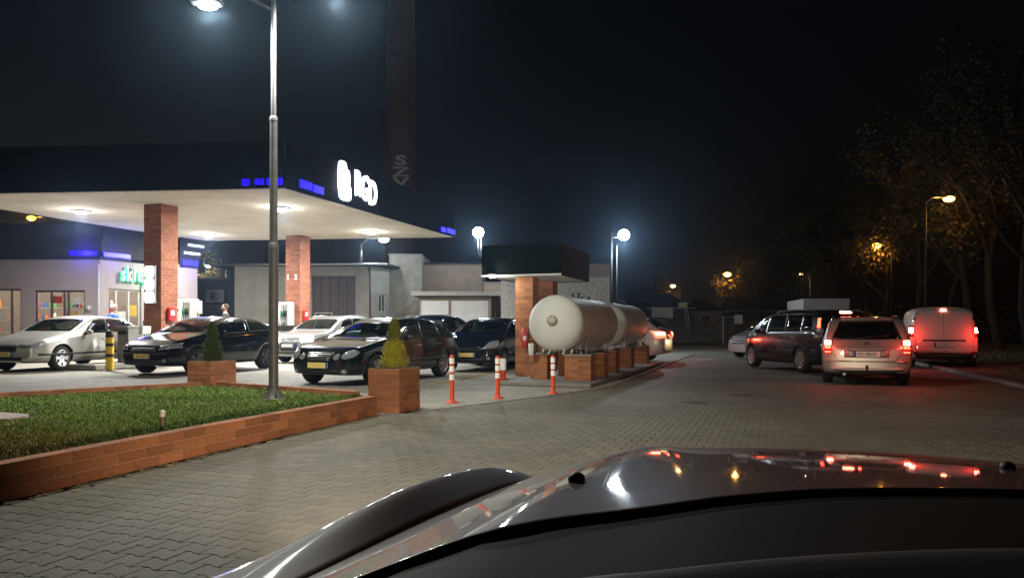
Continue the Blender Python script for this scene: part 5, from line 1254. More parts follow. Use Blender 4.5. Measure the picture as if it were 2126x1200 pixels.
# --- silver SUV with dazzling lamps
slv2 = paint('silver_suv', (.42, .43, .42), .3, .55)
S = dict(cab=(1.2, 4.3), L=4.63, W=1.88, fo=.89, wb=2.80, rw=.36, plan=PL_CAR(4.63), spokes=5, top=[(0, .74), (.05, .86), (.35, .97), (.8, 1.04), (1.25, 1.10), (1.6, 1.33), (2.0, 1.55), (2.4, 1.63), (3.0, 1.65), (3.6, 1.60), (4.05, 1.48), (4.35, 1.22), (4.55, 1.1), (4.63, .95)],
         belt=[(0, .68), (.3, .84), (.9, .97), (1.5, 1.02), (3.2, 1.08), (4.2, 1.12), (4.55, 1.0), (4.63, .86)])
c = Car('suv_car', 'silver sport utility car with dazzling headlights and roof rails', 'car', S, (0, 0, 0), 0, slv2)
place_by_wheel(c, (592 - 1063) * 25.8 / F, 25.8, 21, 'front', 1)
c.top_glass('windscreen', 1.34, 1.95, mat=glass_l); c.side_glass(1.62, 2.55, 2.1, 2.6); c.side_glass(2.65, 3.5, 2.68, 3.42); c.side_glass(3.55, 4.0, 3.5, 3.75); c.doors([1.5, 2.6, 3.55]); c.mirrors(1.72, z=1.15); c.rails(2.1, 3.9, alloy)
hl_e = M('headlamp_lit', (.9, .9, .9), .3, emit=(1, .98, .92), es=30)
for sd in (-1, 1): c.patch('headlight', hl_e, 'front', [(sd * .50, .72), (sd * .80, .74)], [(sd * .48, .84), (sd * .80, .86)], 8, 3, off=.01)
c.patch('grille', M('grille_grey', (.03, .03, .03), .6), 'front', [(-.32, .42), (.32, .42)], [(-.40, .86), (.40, .86)], 8, 5); c.plate('front', .60, None, white_plate); c.patch('lower_grille', black, 'front', [(-.7, .32), (.7, .32)], [(-.7, .40), (.7, .40)], 8, 2)
for k in range(4):
    p, _ = c.hit('front', -.12 + .08 * k, .76, off=.02); c.put('badge_ring', MB().lathe([(.045, -.006), (.052, 0), (.045, .006), (.040, 0), (.045, -.006)], 16, axis='X').mesh('badge_ring', chrome), p)
for sd in (-1, 1):
    p, _ = c.hit('front', sd * .66, .78, off=.12); l = lamp('headlamp_beam', 'SPOT', p - Vector((c.x0, 0, 0)), 90, (1, .97, .9), .06, (R(83), 0, R(90)), c.root, spot=R(95), blend=.8)

# --- dark people carrier half behind the saloon
mpv_b = paint('ink', (.008, .012, .018), .2, .3)
Vn = dict(cab=(.9, 4.3), L=4.6, W=1.82, fo=.9, wb=2.72, rw=.32, plan=PL_CAR(4.6), top=[(0, .72), (.05, .84), (.4, .98), (.85, 1.08), (1.3, 1.36), (1.8, 1.62), (2.3, 1.72), (3.2, 1.74), (3.9, 1.68), (4.25, 1.5), (4.48, 1.12), (4.6, .9)],
          belt=[(0, .66), (.3, .84), (.9, .96), (1.5, 1.0), (3.2, 1.04), (4.2, 1.06), (4.5, .98), (4.6, .84)], tumble=.22)
c = Car('people_carrier', 'dark people carrier half hidden behind the shiny dark saloon', 'car', Vn, at(862, 30.5), 62 + 0, mpv_b)
c.top_glass('windscreen', .98, 1.75); c.side_glass(1.2, 2.2, 1.75, 2.25); c.side_glass(2.3, 3.2, 2.32, 3.2); c.side_glass(3.3, 4.1, 3.3, 3.85); c.doors([1.4, 2.28, 3.3]); c.mirrors(1.35); c.rails(2.0, 3.8, alloy)
c.patch('rear_window', glass_d, 'rear', [(-.66, 1.1), (.66, 1.1)], [(-.56, 1.5), (.56, 1.5)], 10, 6)
for sd in (-1, 1): c.patch('tail_light', red_lens, 'rear', [(sd * .70, .72), (sd * .84, .72)], [(sd * .70, 1.0), (sd * .84, 1.0)], 4, 4)

# --- dark blue supermini by the kiosk pillar
dblue = paint('dark_blue', (.012, .020, .034), .16, .4)
Cs = hatch(cab=(.95, 3.75), L=4.04, W=1.72, H=1.50, fo=.78, wb=2.55, rw=.31, top=[(0, .62), (.05, .74), (.3, .87), (.65, .96), (.98, 1.04), (1.4, 1.27), (1.8, 1.43), (2.2, 1.50), (2.8, 1.50), (3.3, 1.46), (3.65, 1.34), (3.85, 1.12), (3.96, 1.0), (4.04, .86)],
           belt=[(0, .55), (.3, .72), (.8, .86), (1.4, .93), (3.2, .99), (3.8, 1.02), (3.96, .92), (4.04, .8)])
c = Car('hatchback_car', 'dark blue hatchback between the shiny saloon and the gas kiosk pillar', 'car', Cs, (0, 0, 0), 0, dblue)
place_by_wheel(c, (938 - 1063) * 21.2 / F, 21.0, 16, 'front', 1)
c.top_glass('windscreen', 1.05, 1.76, mat=glass_l); c.side_glass(1.36, 2.3, 1.9, 2.3); c.side_glass(2.4, 3.2, 2.4, 3.1); c.doors([1.25, 2.35, 3.2]); c.handles([2.15, 3.05]); c.mirrors(1.5)
for sd in (-1, 1): c.patch('headlight', lens, 'front', [(sd * .44, .62), (sd * .80, .64)], [(sd * .56, .80), (sd * .78, .86)], 8, 4, off=.008); c.oval('fog_lamp', lens, 'front', sd * .6, .36, .05, .035)
c.patch('grille', black, 'front', [(-.36, .56), (.36, .56)], [(-.40, .68), (.40, .68)], 8, 3); c.patch('chrome_bar', chrome, 'front', [(-.38, .655), (.38, .655)], [(-.38, .675), (.38, .675)], 8, 1, off=.012)
c.patch('lower_grille', black, 'front', [(-.5, .27), (.5, .27)], [(-.56, .38), (.56, .38)], 8, 2); c.plate('front', .46, None, yellow_plate)
# the car behind it, seen right of its windscreen
c = Car('hatchback_car', 'blue-grey car standing right behind the dark blue hatchback', 'car', Cs, at(1062, 25.2), 30, paint('blue_grey', (.05, .085, .11), .25, .4))
c.top_glass('windscreen', 1.05, 1.76, mat=glass_l); c.side_glass(1.36, 2.3, 1.9, 2.3); c.side_glass(2.4, 3.2, 2.4, 3.1); c.doors([1.25, 2.35, 3.2]); c.mirrors(1.5)
for sd in (-1, 1): c.patch('headlight', lens, 'front', [(sd * .44, .62), (sd * .80, .64)], [(sd * .56, .80), (sd * .78, .86)], 8, 4, off=.008)

# --- white SUV behind the tanks (tail to the right)
whp = paint('white', (.62, .58, .56), .3, .05)
c = Car('suv_car', 'white sport utility car behind the gas tanks with a lit tail lamp', 'car', S, (0, 0, 0), 0, whp)
c.root.location = at(1256, 26.9); c.root.rotation_euler = (0, 0, math.pi / 2 - R(114))
c.side_glass(1.62, 2.55, 2.1, 2.6); c.side_glass(2.65, 3.5, 2.68, 3.42); c.side_glass(3.58, 4.12, 3.5, 3.82); c.doors([1.5, 2.6, 3.55]); c.mirrors(1.72, z=1.15); c.top_glass('windscreen', 1.34, 1.95)
c.patch('rear_window', glass_d, 'rear', [(-.68, 1.2), (.68, 1.2)], [(-.58, 1.5), (.58, 1.5)], 10, 5, off=.008); c.plate('rear', .85, None, white_plate)
for sd in (-1, 1):
    c.patch('tail_light', red_e, 'rear', [(sd * .56, .86), (sd * .86, .84)], [(sd * .54, 1.04), (sd * .88, 1.08)], 6, 4, off=.01); c.patch('brake_light', redhot_e, 'rear', [(sd * .60, .96), (sd * .85, .96)], [(sd * .60, 1.02), (sd * .86, 1.03)], 6, 2, off=.02)
    c.patch('tail_light', red_e, 'side', [(4.28, .92), (4.52, .88)], [(4.28, 1.07), (4.5, 1.08)], 5, 3, sd, .01)
    c.patch('reflector', red_lens, 'rear', [(sd * .55, .44), (sd * .78, .44)], [(sd * .55, .49), (sd * .78, .49)], 4, 1)
c.patch('bumper_strip', black, 'rear', [(-.8, .34), (.8, .34)], [(-.8, .42), (.8, .42)], 10, 2)
lamp('tail_glow', 'POINT', Vector((4.8 - c.x0, .75, .95)), 1, (1, .05, .02), .05, parent=c.root)

# --- silver hatchback at the far right, facing left
c = Car('hatchback_car', 'small silver-pink hatchback facing left behind the dark people carrier', 'car', Cs, at(1612, 30), 62, paint('silver_pink', (.42, .37, .36), .3, .5))
c.top_glass('windscreen', 1.05, 1.76, mat=glass_l); c.side_glass(1.36, 2.3, 1.9, 2.3); c.side_glass(2.4, 3.2, 2.4, 3.1); c.doors([1.25, 2.35, 3.2]); c.mirrors(1.5)
for sd in (-1, 1): c.patch('headlight', lens, 'front', [(sd * .44, .62), (sd * .80, .64)], [(sd * .56, .80), (sd * .78, .86)], 8, 4, off=.008)
c.patch('grille', black, 'front', [(-.36, .56), (.36, .56)], [(-.40, .68), (.40, .68)], 8, 3)
lamp('headlamp_beam', 'SPOT', Vector((-.15 - c.x0, .55, .62)), 35, (1, .66, .30), .06, (R(85), 0, R(90)), c.root, spot=R(75), blend=.8)

# --- dark people carrier, right
Es = dict(cab=(.8, 4.35), L=4.55, W=1.84, fo=.86, wb=2.72, rw=.33, spokes=7, plan=[(0, .72), (.1, .82), (.3, .92), (.7, .99), (1, 1), (4.1, 1), (4.4, .97), (4.5, .93), (4.55, .90)],
          top=[(0, .74), (.05, .88), (.35, 1.03), (.72, 1.12), (1.05, 1.32), (1.5, 1.58), (1.95, 1.67), (2.8, 1.69), (3.6, 1.68), (4.15, 1.64), (4.35, 1.56), (4.47, 1.2), (4.52, 1.0), (4.55, .85)],
          belt=[(0, .66), (.3, .84), (.9, .98), (1.5, 1.03), (3.4, 1.06), (4.2, 1.08), (4.47, 1.0), (4.55, .80)], tumble=.20, low=.40)
dkp = paint('dark_plum', (.018, .017, .026), .2, .4)
c = Car('people_carrier', 'dark people carrier turning left, left of the silver estate car', 'car', Es, (0, 0, 0), 0, dkp)
place_by_wheel(c, (1566 - 1063) * 22.5 / F, 22.5, 171, 'front', -1)
c.side_glass(1.12, 1.72, 1.5, 1.75, mat=glass_l, lo=.0); c.side_glass(1.78, 2.72, 1.82, 2.7); c.side_glass(2.82, 3.55, 2.8, 3.5); c.side_glass(3.62, 4.1, 3.6, 4.02, lo=.05); c.pillar_trim(2.77, 2.75, .06)
for sd in (-1, 1): c.seam([(1.75, 1.06), (1.80, 1.56)], 'side', sd, .03, 'chrome_pillar', alloy)
c.doors([1.55, 2.78, 3.6]); c.handles([2.55, 3.4]); c.mirrors(1.45); c.top_glass('windscreen', .82, 1.45); c.rails(2.0, 4.1, black)
c.patch('rear_window', glass_d, 'rear', [(-.70, 1.06), (.70, 1.06)], [(-.60, 1.52), (.60, 1.52)], 10, 6, off=.008)
for sd in (-1, 1):
    c.patch('tail_light', red_e, 'side', [(4.31, 1.20), (4.41, 1.20)], [(4.27, 1.44), (4.34, 1.44)], 3, 5, sd, .012)
    c.patch('reverse_light', lens, 'rear', [(sd * .75, 1.06), (sd * .86, 1.06)], [(sd * .75, 1.18), (sd * .84, 1.18)], 3, 3, off=.01); c.patch('reflector', red_lens, 'rear', [(sd * .6, .55), (sd * .8, .55)], [(sd * .6, .61), (sd * .8, .61)], 4, 1)
c.patch('third_brake_light', redhot_e, 'rear', [(-.16, 1.575), (.16, 1.575)], [(-.15, 1.605), (.15, 1.605)], 6, 1, off=.02); c.plate('rear', .82, None, white_plate)
lamp('tail_glow', 'POINT', Vector((4.75 - c.x0, 0, 1.55)), 2, (1, .05, .02), .04, parent=c.root)

# --- silver estate, straight ahead
Xs = dict(cab=(1.2, 4.1), L=4.35, W=1.72, fo=.84, wb=2.54, rw=.31, spokes=7, plan=[(0, .72), (.1, .82), (.3, .92), (.7, .99), (1, 1), (3.8, 1), (4.15, .985), (4.28, .95), (4.35, .90)],
          top=[(0, .64), (.05, .74), (.4, .88), (.9, .98), (1.25, 1.1), (1.75, 1.36), (2.1, 1.43), (2.8, 1.45), (3.5, 1.44), (3.92, 1.41), (4.05, 1.33), (4.22, .98), (4.30, .72), (4.35, .5)],
          belt=[(0, .58), (.3, .72), (.9, .86), (1.5, .91), (3.3, .94), (4.0, .95), (4.22, .88), (4.35, .46)], under=[(0, .24), (.5, .19), (3.9, .20), (4.35, .27)], tumble=.26)
slv = paint('estate_silver', (.40, .37, .35), .3, .55)
c = Car('estate_car', 'silver estate car seen from behind with both brake lights on', 'car', Xs, (0, 0, 0), 0, slv)
c.root.location = Vector((7.27, 15.15, 0)) + Vector((math.sin(R(23)), math.cos(R(23)), 0)) * (4.35 - c.x0); c.root.rotation_euler = (0, 0, math.pi / 2 - R(203))
c.side_glass(1.6, 2.3, 2.0, 2.3); c.side_glass(2.38, 3.1, 2.38, 3.05); c.side_glass(3.18, 3.85, 3.15, 3.72); c.doors([1.45, 2.35, 3.15]); c.handles([2.15, 2.95]); c.mirrors(1.6); c.rails(1.95, 3.85, black); c.top_glass('windscreen', 1.32, 1.74)
rw_ = c.patch('rear_window', glass_d, 'rear', [(-.66, .965), (0, .95), (.66, .965)], [(-.50, 1.335), (-.3, 1.355), (.3, 1.355), (.50, 1.335)], 16, 7, off=.008)
c.patch('roof_spoiler', slv, 'rear', [(-.48, 1.368), (.48, 1.368)], [(-.44, 1.395), (.44, 1.395)], 10, 1, off=.03)
for sd in (-1, 1):
    c.patch('tail_light', red_lens, 'rear', [(sd * .655, .66), (sd * .80, .66)], [(sd * .66, .93), (sd * .80, .96)], 5, 6, off=.014)
    c.patch('brake_light', redhot_e, 'rear', [(sd * .675, .84), (sd * .785, .84)], [(sd * .675, .925), (sd * .775, .93)], 4, 3, off=.02)
    c.patch('tail_bulb', red_e, 'rear', [(sd * .675, .76), (sd * .785, .76)], [(sd * .675, .82), (sd * .785, .82)], 4, 2, off=.019)
    c.patch('tail_bulb', red_e, 'rear', [(sd * .675, .68), (sd * .785, .68)], [(sd * .675, .71), (sd * .785, .71)], 4, 2, off=.019)
    c.seam([(sd * .64, .96), (sd * .63, .66), (sd * .53, .52), (sd * .05, .505)], 'rear', w_=.009)
    lamp('tail_glow', 'POINT', Vector((4.55 - c.x0, sd * .74, .88)), 5, (1, .06, .03), .04, parent=c.root)
    c.seam([(sd * .83, .62), (sd * .62, .62)], 'rear', w_=.008)
c.patch('plate_recess', M('estate_recess', (.30, .28, .27), .4, .4), 'rear', [(-.42, .58), (.42, .58)], [(-.42, .74), (.42, .74)], 8, 3, off=.003)
c.patch('plate_trim', slv, 'rear', [(-.44, .745), (.44, .745)], [(-.42, .775), (.42, .775)], 10, 1, off=.02)
c.plate('rear', .655, 'SRC F8L70', white_plate)
c.patch('bumper_strip', M('bumper_light', (.6, .58, .56), .35), 'rear', [(-.66, .335), (.66, .335)], [(-.68, .375), (.68, .375)], 12, 1, off=.02); c.patch('bumper_strip', black, 'rear', [(-.7, .27), (.7, .27)], [(-.7, .325), (.7, .325)], 12, 1, off=.008)
c.patch('bumper_top', slv, 'rear', [(-.76, .49), (.76, .49)], [(-.74, .515), (.74, .515)], 14, 1, off=.03)
c.wipe('rear', .985, -.05, .42)
for t_, y0 in ((0, -.05), (1, .0)): 
    pass
p, _ = c.hit('rear', 0, .85, off=.012)
for dz in (.0, .035):
    mb = MB().add([(0, -.045, -.02 + dz), (0, 0, .015 + dz), (0, .045, -.02 + dz), (0, .045, -.005 + dz), (0, 0, .03 + dz), (0, -.045, -.005 + dz), (.01, -.045, -.02 + dz), (.01, 0, .015 + dz), (.01, .045, -.02 + dz), (.01, .045, -.005 + dz), (.01, 0, .03 + dz), (.01, -.045, -.005 + dz)], [(0, 1, 4, 5), (1, 2, 3, 4), (6, 11, 10, 7), (7, 10, 9, 8), (0, 6, 7, 1), (1, 7, 8, 2), (5, 4, 10, 11), (4, 3, 9, 10)])
    c.put('badge', mb.mesh('badge', black), p)
c.put('tow_bar', MB().tube([(4.2, 0, .30), (4.42, 0, .29), (4.46, 0, .38)], .022, 8).sphere((4.46, 0, .40), .032, 10, 6).mesh('tow_bar', black)); c.put('exhaust', MB().tube([(4.1, -.42, .25), (4.36, -.42, .24)], .03, 10).mesh('exhaust', metal_g)); c.aerial(3.6)

# --- white van
Vv = dict(cab=(.95, 2.3), L=4.38, W=1.83, fo=.85, wb=2.73, rw=.32, spokes=7, rimmat=metal_g, plan=[(0, .72), (.1, .82), (.3, .92), (.7, .99), (1, 1), (3.9, 1), (4.25, .98), (4.34, .95), (4.38, .93)],
          top=[(0, .74), (.05, .86), (.4, 1.02), (.8, 1.10), (1.15, 1.3), (1.6, 1.62), (2.0, 1.77), (2.6, 1.82), (3.6, 1.82), (4.15, 1.79), (4.30, 1.68), (4.33, 1.2), (4.35, .9), (4.38, .6)],
          belt=[(0, .66), (.3, .84), (.9, 1.0), (1.5, 1.06), (3.4, 1.08), (4.2, 1.08), (4.33, 1.0), (4.38, .55)], tumble=.13)
c = Car('delivery_van', 'white panel van with blank rear doors and lit red lamps', 'van', Vv, (0, 0, 0), 0, paint('van_white', (.60, .56, .55), .4, 0, .4))
c.root.location = Vector((12.68, 21.7, 0)) + Vector((math.sin(R(22)), math.cos(R(22)), 0)) * (4.38 - c.x0); c.root.rotation_euler = (0, 0, math.pi / 2 - R(202))
c.side_glass(1.35, 2.1, 1.75, 2.1); c.doors([1.4, 2.2, 3.2]); c.handles([2.0]); c.mirrors(1.45, black); c.top_glass('windscreen', .95, 1.6)
c.seam([(0, .50), (0, 1.70)], 'rear', w_=.010)
c.seam([(-.74, .50), (-.74, 1.55), (-.62, 1.72), (.62, 1.72), (.74, 1.55), (.74, .50), (-.74, .50)], 'rear', w_=.010)
for sd in (-1, 1):
    c.patch('tail_light', red_lens, 'rear', [(sd * .775, .92), (sd * .875, .92)], [(sd * .775, 1.26), (sd * .86, 1.26)], 4, 6, off=.014); c.patch('brake_light', redhot_e, 'rear', [(sd * .785, 1.04), (sd * .87, 1.04)], [(sd * .785, 1.19), (sd * .86, 1.19)], 4, 4, off=.02)
    c.patch('tail_light', red_lens, 'side', [(4.2, .92), (4.32, .92)], [(4.18, 1.26), (4.29, 1.26)], 3, 5, sd, .012); c.patch('door_hinge', black, 'rear', [(sd * .745, 1.42), (sd * .77, 1.42)], [(sd * .745, 1.50), (sd * .77, 1.50)], 2, 2, off=.02)
    lamp('tail_glow', 'POINT', Vector((4.62 - c.x0, sd * .82, 1.0)), 5.5, (1, .03, .02), .05, parent=c.root)
    c.patch('reflector', red_lens, 'rear', [(sd * .68, .46), (sd * .82, .46)], [(sd * .68, .51), (sd * .82, .51)], 4, 1, off=.012)
c.patch('third_brake_light', redhot_e, 'rear', [(-.07, 1.695), (.07, 1.695)], [(-.06, 1.735), (.06, 1.735)], 4, 1, off=.025)
c.patch('handle_strip', black, 'rear', [(-.55, .80), (.55, .80)], [(-.55, .845), (.55, .845)], 8, 1, off=.012); c.plate('rear', .70, 'GD 8H75', white_plate)
c.patch('bumper', black, 'rear', [(-.85, .30), (.85, .30)], [(-.86, .47), (.86, .47)], 12, 3, off=.03)

for c in CARS: c.finish()
# ------------------------------------------------------------------ the driver's own car (we look out over its bonnet)
own = thing('own_car', 'glossy silver-brown bonnet and black dashboard of the car we look out of', 'car', (-.34, .74, 0), ROT_U)
own_p = M('paint_own', (.17, .078, .070), .55, .0, spec=.35, coat=1.0, noise=.10, nscale=2)
# local frame: x = across (0 left wing edge .. 1.5), y = forward
def hood_z(t, s):
    c = (t - .75) / .75; z = 1.0 - .03 * s - .045 * max(0, s - .3) ** 2
    e = s + .30 * c * c
    if e > 1.25: z -= .55 * (e - 1.25) ** 2.0
    z -= .045 * c * c + .075 * abs(c) ** 6
    z += .012 * math.exp(-((abs(c) - .62) / .10) ** 2)
    return z
def surf(name, t0, t1, s0, s1, nt_, ns_, fz, mat, parent, thick=.02):
    vs = []; 
    for lvl in (0, 1):
        for j in range(ns_ + 1):
            for i in range(nt_ + 1):
                t = t0 + (t1 - t0) * i / nt_; s = s0(t) + (s1(t) - s0(t)) * j / ns_ if callable(s0) else s0 + (s1 - s0) * j / ns_
                x, y, z = fz(t, s); vs.append((x, y, z - lvl * thick))
    n = nt_ + 1; N_ = n * (ns_ + 1); fs = []
    for j in range(ns_):
        for i in range(nt_): a = j * n + i; fs.append((a, a + 1, a + n + 1, a + n)); fs.append((N_ + a, N_ + a + n, N_ + a + n + 1, N_ + a + 1))
    ring = [i for i in range(n)] + [j * n + nt_ for j in range(1, ns_ + 1)] + [ns_ * n + i for i in range(nt_ - 1, -1, -1)] + [j * n for j in range(ns_ - 1, 0, -1)]
    for a, b in zip(ring, ring[1:] + ring[:1]): fs.append((b, a, N_ + a, N_ + b))
    return MB().add(vs, fs, 0, True).build(name, mat, parent)
front = lambda t: 1.62 - .30 * ((t - .75) / .75) ** 2
def rear_edge(t):
    tab = [(-.1, -.34), (.03, -.22), (.18, -.03), (.356, .237), (.5, .39), (.623, .487), (.895, .615), (1.2, .63), (1.5, .52)]
    for (a, va), (b, vb) in zip(tab, tab[1:]):
        if t <= b: return va + (vb - va) * (t - a) / (b - a)
    return vb
bon = surf('bonnet', .03, 1.47, rear_edge, front, 60, 50, lambda t, s: (t, s, hood_z(t, s)), own_p, own)
# wings: rounded flank outside the bonnet shut line, with the headlamp in the corner
def wing(sd):
    def f(t, s):      # t: 0 at shut line .. 1 down the flank
        base_t = .022 if sd < 0 else 1.478; z0 = hood_z(base_t, s); a = t * math.pi * .5
        k_ = min(1, max(0, (s - .15) / .5)); k_ = k_ * k_ * (3 - 2 * k_); rise = .006 + .022 * k_
        if t < .4: out = .075 * t / .4; down = -rise * math.sin(t / .4 * math.pi / 2)
        else: a = (t - .4) / .6 * math.pi * .5; out = .075 + .075 * math.sin(a); down = -rise + .44 * (1 - math.cos(a))
        bulge = .022 * math.exp(-((s - .75) / .45) ** 2) * math.sin(min(1, t * 2) * math.pi)
        pin = max(0, s - .85); x = base_t + sd * (out + bulge + .10 * max(0, .6 - s) * t) - sd * .22 * pin * pin
        return (x, s, z0 + bulge * .8 - down)
    return surf('wing', 0, 1, lambda t: -.75, lambda t: 1.42, 18, 40, f, own_p, own)
wing(-1); wing(1)
# nose below the bonnet
surf('nose', .05, 1.45, lambda t: 0, lambda t: 1, 40, 16, lambda t, s: (t, front(t) + .012 + .14 * math.sin(s * 1.57), hood_z(t, front(t)) - .008 - .5 * s), own_p, own)
surf('bumper', -.05, 1.55, lambda t: 0, lambda t: 1, 30, 6, lambda t, s: (t, 1.75 - .34 * ((t - .75) / .8) ** 2 + .05 * math.sin(s * 3), .42 - .2 * s), own_p, own)
MB().box((.75, .75, .36), (1.4, 1.5, .3)).build('engine_block', black, own)
for x in (.02, 1.48):
    o = MB().lathe([(.001, -.1), (.21, -.1), (.31, -.1), (.32, -.06), (.32, .06), (.31, .1), (.001, .1)], 30, axis='X', c=(x, .72, .32)).build('wheel', rubber, own)
for x, pw_o, yaw in ((.02, 600, 30), (1.48, 290, 2)): lamp('own_headlamp', 'SPOT', (x, 1.85, .62), pw_o, (1, .80, .56), .06, (R(87), 0, R(yaw)), own, spot=R(92), blend=.9)
# black scuttle with washer jets and wipers
scu = surf('scuttle', -.02, 1.52, lambda t: rear_edge(t) - .62, lambda t: rear_edge(t) + .02, 30, 8, lambda t, s: (t, s, hood_z(min(max(t, .03), 1.47), max(s, .02)) - .007), M('scuttle_black', (.003, .002, .002), .7, spec=.08), own)
for x, y in ((.295, .466), (.96, .96)):
    z = hood_z(x, y); MB().sphere((x, y, z + .003), .013, 12, 6, (1, 1.2, .8)).build('washer_jet', black, own)
for (x0, y0), (x1, y1) in (((.10, -.22), (.80, .22)), ((.98, .34), (1.42, .30))):
    MB().tube([(x0, y0, .985), ((x0 + x1) / 2, (y0 + y1) / 2 + .01, .995), (x1, y1, .985)], .006, 6).build('wiper', black, own)
# dashboard with a round vent, its far edge running under the windscreen
dash_m = M('dash_black', (.006, .005, .005), .75, bump=.06, bscale=260, noise=.2, nscale=30)
dash = bpy.data.objects.new('dashboard', None); C.objects.link(dash); dash.parent = own; bpy.data.objects.remove(dash)
edge = [Vector(q) for q in ((-.62, .10, .84), (-.32, .33, 1.035), (-.13, .45, 1.043), (.05, .55, 1.024), (.17, .61, 1.018), (.30, .67, 1.008), (.52, .70, 1.006), (.80, .66, 1.0), (1.2, .54, .99))]
Mi = (Matrix.Translation(own.location) @ Matrix.Rotation(ROT_U, 4, 'Z')).inverted()
vs = []; fs = []; prof = [(-.012, -.10), (.0, -.03), (-.012, -.004), (-.05, .002), (-.20, -.03), (-.34, -.06), (-.46, -.12), (-.52, -.3)]
for e in edge:
    back_ = Vector((-.22, -1, 0)).normalized()
    for dy, dz in prof: vs.append(Mi @ (e - back_ * dy + Vector((0, 0, dz))))
n = len(prof)
for i in range(len(edge) - 1):
    for k in range(n - 1): fs.append((i * n + k, i * n + k + 1, (i + 1) * n + k + 1, (i + 1) * n + k))
dash = MB().add(vs, fs, 0, True).build('dashboard', dash_m, own)
md = dash.modifiers.new('s', 'SUBSURF'); md.levels = 1; md.render_levels = 2
vc = Mi @ Vector((.385, .63, .992)); vt = MB(); vt.lathe([(.045, 0), (.052, .004), (.056, 0), (.058, -.02)], 32, c=vc)
vt.build('speaker_ring', M('ring_grey', (.07, .07, .075), .35, .5), own); MB().lathe([(.001, -.004), (.045, -.002)], 24, c=vc).build('speaker_grille', black, own)

# ------------------------------------------------------------------ people
skin_m = M('skin', (.48, .28, .20), .55); hair_g = M('hair_grey', (.45, .43, .40), .8); hair_d = M('hair_dark', (.035, .025, .02), .7)
def skinned(name, pts, edges, rad, mat, parent, root=0, sub=1):
    me = bpy.data.meshes.new(name); me.from_pydata(pts, edges, []); o = bpy.data.objects.new(name, me); C.objects.link(o)
    o.modifiers.new('k', 'SKIN'); 
    for i, v in enumerate(me.skin_vertices[0].data): v.radius = (rad[i], rad[i]) if not isinstance(rad[i], tuple) else rad[i]; v.use_root = i == root
    s_ = o.modifiers.new('s', 'SUBSURF'); s_.levels = sub; s_.render_levels = sub
    dg = bpy.context.evaluated_depsgraph_get(); m2 = bpy.data.meshes.new_from_object(o.evaluated_get(dg)); o.modifiers.clear(); o.data = m2; m2.name = name
    m2.materials.clear(); m2.materials.append(mat)
    for p in m2.polygons: p.use_smooth = True
    o.parent = parent; return o
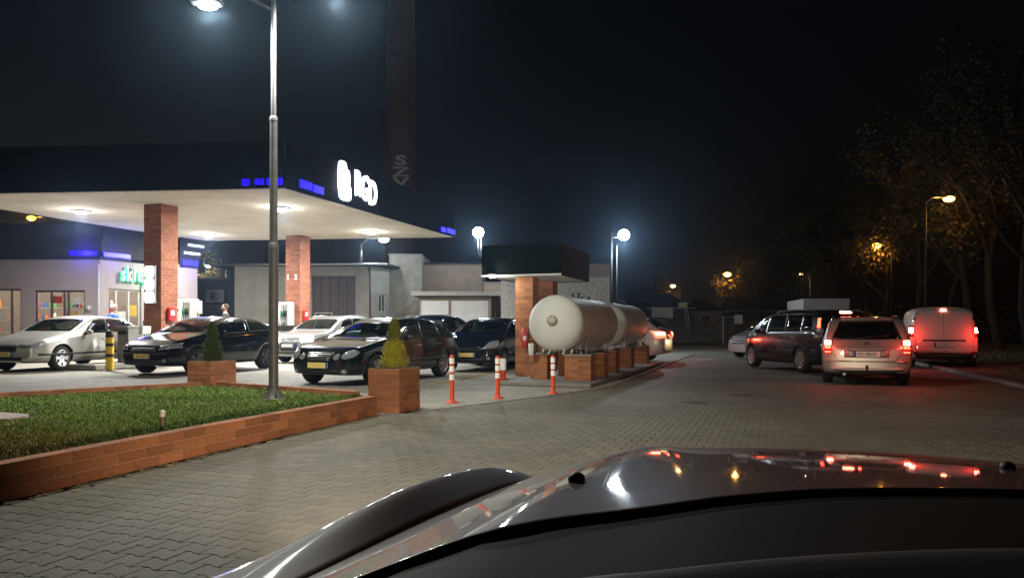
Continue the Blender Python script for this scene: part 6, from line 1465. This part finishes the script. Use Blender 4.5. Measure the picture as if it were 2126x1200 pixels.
def person(loc, rz, label, jacket, hair, H=1.8, arm=.0, lean=0.0):
    o = thing('person', label, 'person', loc, rz); k = H / 1.8
    S_ = lambda *p: tuple(v * k for v in p)
    pts = [S_(0, 0, .98), S_(0, .0, 1.2), S_(0, .01, 1.42), S_(0, .0, 1.52), S_(0, -.02, 1.60),
           S_(.10, 0, .93), S_(.11, -.01, .50), S_(.12, .02, .09), S_(.12, -.12, .04), S_(-.10, 0, .93), S_(-.11, .01, .50), S_(-.12, .03, .09), S_(-.12, -.11, .04),
           S_(.19, .01, 1.43), S_(.26, .02, 1.15), S_(.25, -.10 - arm, .93 + arm), S_(-.19, .01, 1.43), S_(-.26, .02, 1.15), S_(-.25, -.08, .90)]
    ed = [(0, 1), (1, 2), (2, 3), (3, 4), (0, 5), (5, 6), (6, 7), (7, 8), (0, 9), (9, 10), (10, 11), (11, 12), (2, 13), (13, 14), (14, 15), (2, 16), (16, 17), (17, 18)]
    rd = [.12, .12, .11, .055, .05, .085, .06, .045, .04, .085, .06, .045, .04, .06, .045, .032, .06, .045, .032]
    body = skinned('body', pts, ed, [v * k for v in rd], skin_m, o)
    h = MB(); h.sphere(S_(0, -.02, 1.685), .105 * k, 20, 14, (.80, .95, 1.15)); h.sphere(S_(0, -.125, 1.67), .018 * k, 8, 6, (.8, 1, 1.3))
    for sd in (-1, 1): h.sphere(S_(sd * .086, 0, 1.675), .026 * k, 8, 6, (.4, .8, 1.2))
    h.build('head', skin_m, o)
    for sd in (-1, 1): MB().sphere(S_(sd * .032, -.108, 1.70), .011 * k, 8, 5).build('eye', black, o)
    MB().sphere(S_(0, -.113, 1.625), .022 * k, 8, 5, (1, .3, .3)).build('mouth', M('lips', (.35, .12, .10), .6), o)
    MB().sphere(S_(0, .012, 1.715), .108 * k, 18, 10, (.84, .93, 1.0)).build('hair', hair, o)
    skinned('jacket', [pts[i] for i in (0, 1, 2)] + [S_(0, 0, 1.49)] + [pts[i] for i in (13, 14)] + [tuple(Vector(pts[14]).lerp(Vector(pts[15]), .85))] + [pts[i] for i in (16, 17)] + [tuple(Vector(pts[17]).lerp(Vector(pts[18]), .85))] + [S_(0, 0, .88)],
            [(0, 1), (1, 2), (2, 3), (2, 4), (4, 5), (5, 6), (2, 7), (7, 8), (8, 9), (0, 10)], [v * k for v in (.19, .175, .16, .08, .095, .075, .058, .095, .075, .058, .19)], jacket, o)
    skinned('trousers', [S_(0, 0, .97), pts[5], pts[6], S_(.12, .01, .1), pts[9], pts[10], S_(-.12, .02, .1)], [(0, 1), (1, 2), (2, 3), (0, 4), (4, 5), (5, 6)], [v * k for v in (.14, .115, .085, .07, .115, .085, .07)], M('trousers_dark', (.02, .022, .03), .85), o)
    for sd, i in ((1, 15), (-1, 18)):
        hp = Vector(pts[i]); hb = MB(); hb.sphere(hp + Vector((0, -.02, -.05)) * k, .035 * k, 10, 6, (.6, 1, 1.3))
        for f in range(4): hb.tube([hp + Vector((0, -.045 + f * .02, -.08)) * k, hp + Vector((-sd * .01, -.05 + f * .02, -.125)) * k, hp + Vector((-sd * .03, -.045 + f * .019, -.15 + abs(f - 1.5) * .006)) * k], .009 * k, 6)
        hb.tube([hp + Vector((0, -.05, -.04)) * k, hp + Vector((-sd * .02, -.075, -.075)) * k, hp + Vector((-sd * .025, -.075, -.10)) * k], .010 * k, 6); hb.build('hand', skin_m, o)
    for sd in (-1, 1): MB().sphere(S_(sd * .12, -.06, .045), .06 * k, 12, 6, (.8, 2.1, .72)).build('shoe', black, o)
    return o
person(at(236, 25.2, z=.15), R(100), 'person in a bright blue jacket with grey hair standing before the shop door', M('jacket_blue', (.02, .10, .55), .6, noise=.2, nscale=12), hair_g, 1.84)
person(at(468, 25.0, z=.15), R(-75), 'dark-haired person in a dark jacket standing beyond the black hatchback', M('jacket_dark', (.03, .03, .035), .7, noise=.2, nscale=12), hair_d, 1.84)

# ------------------------------------------------------------------ night air
if HAZE:
    hz = MB().box((0, 350, 17), (1240, 1140, 36)).build('haze', [])
    hm = bpy.data.materials.new('haze'); hm.use_nodes = True; t = hm.node_tree; t.nodes.clear()
    out = t.nodes.new('ShaderNodeOutputMaterial'); v = t.nodes.new('ShaderNodeVolumePrincipled'); v.inputs['Color'].default_value = (.45, .68, 1, 1); v.inputs['Density'].default_value = HAZE; v.inputs['Anisotropy'].default_value = .88
    t.links.new(v.outputs[0], out.inputs['Volume']); hz.data.materials.append(hm); stuff(hz)
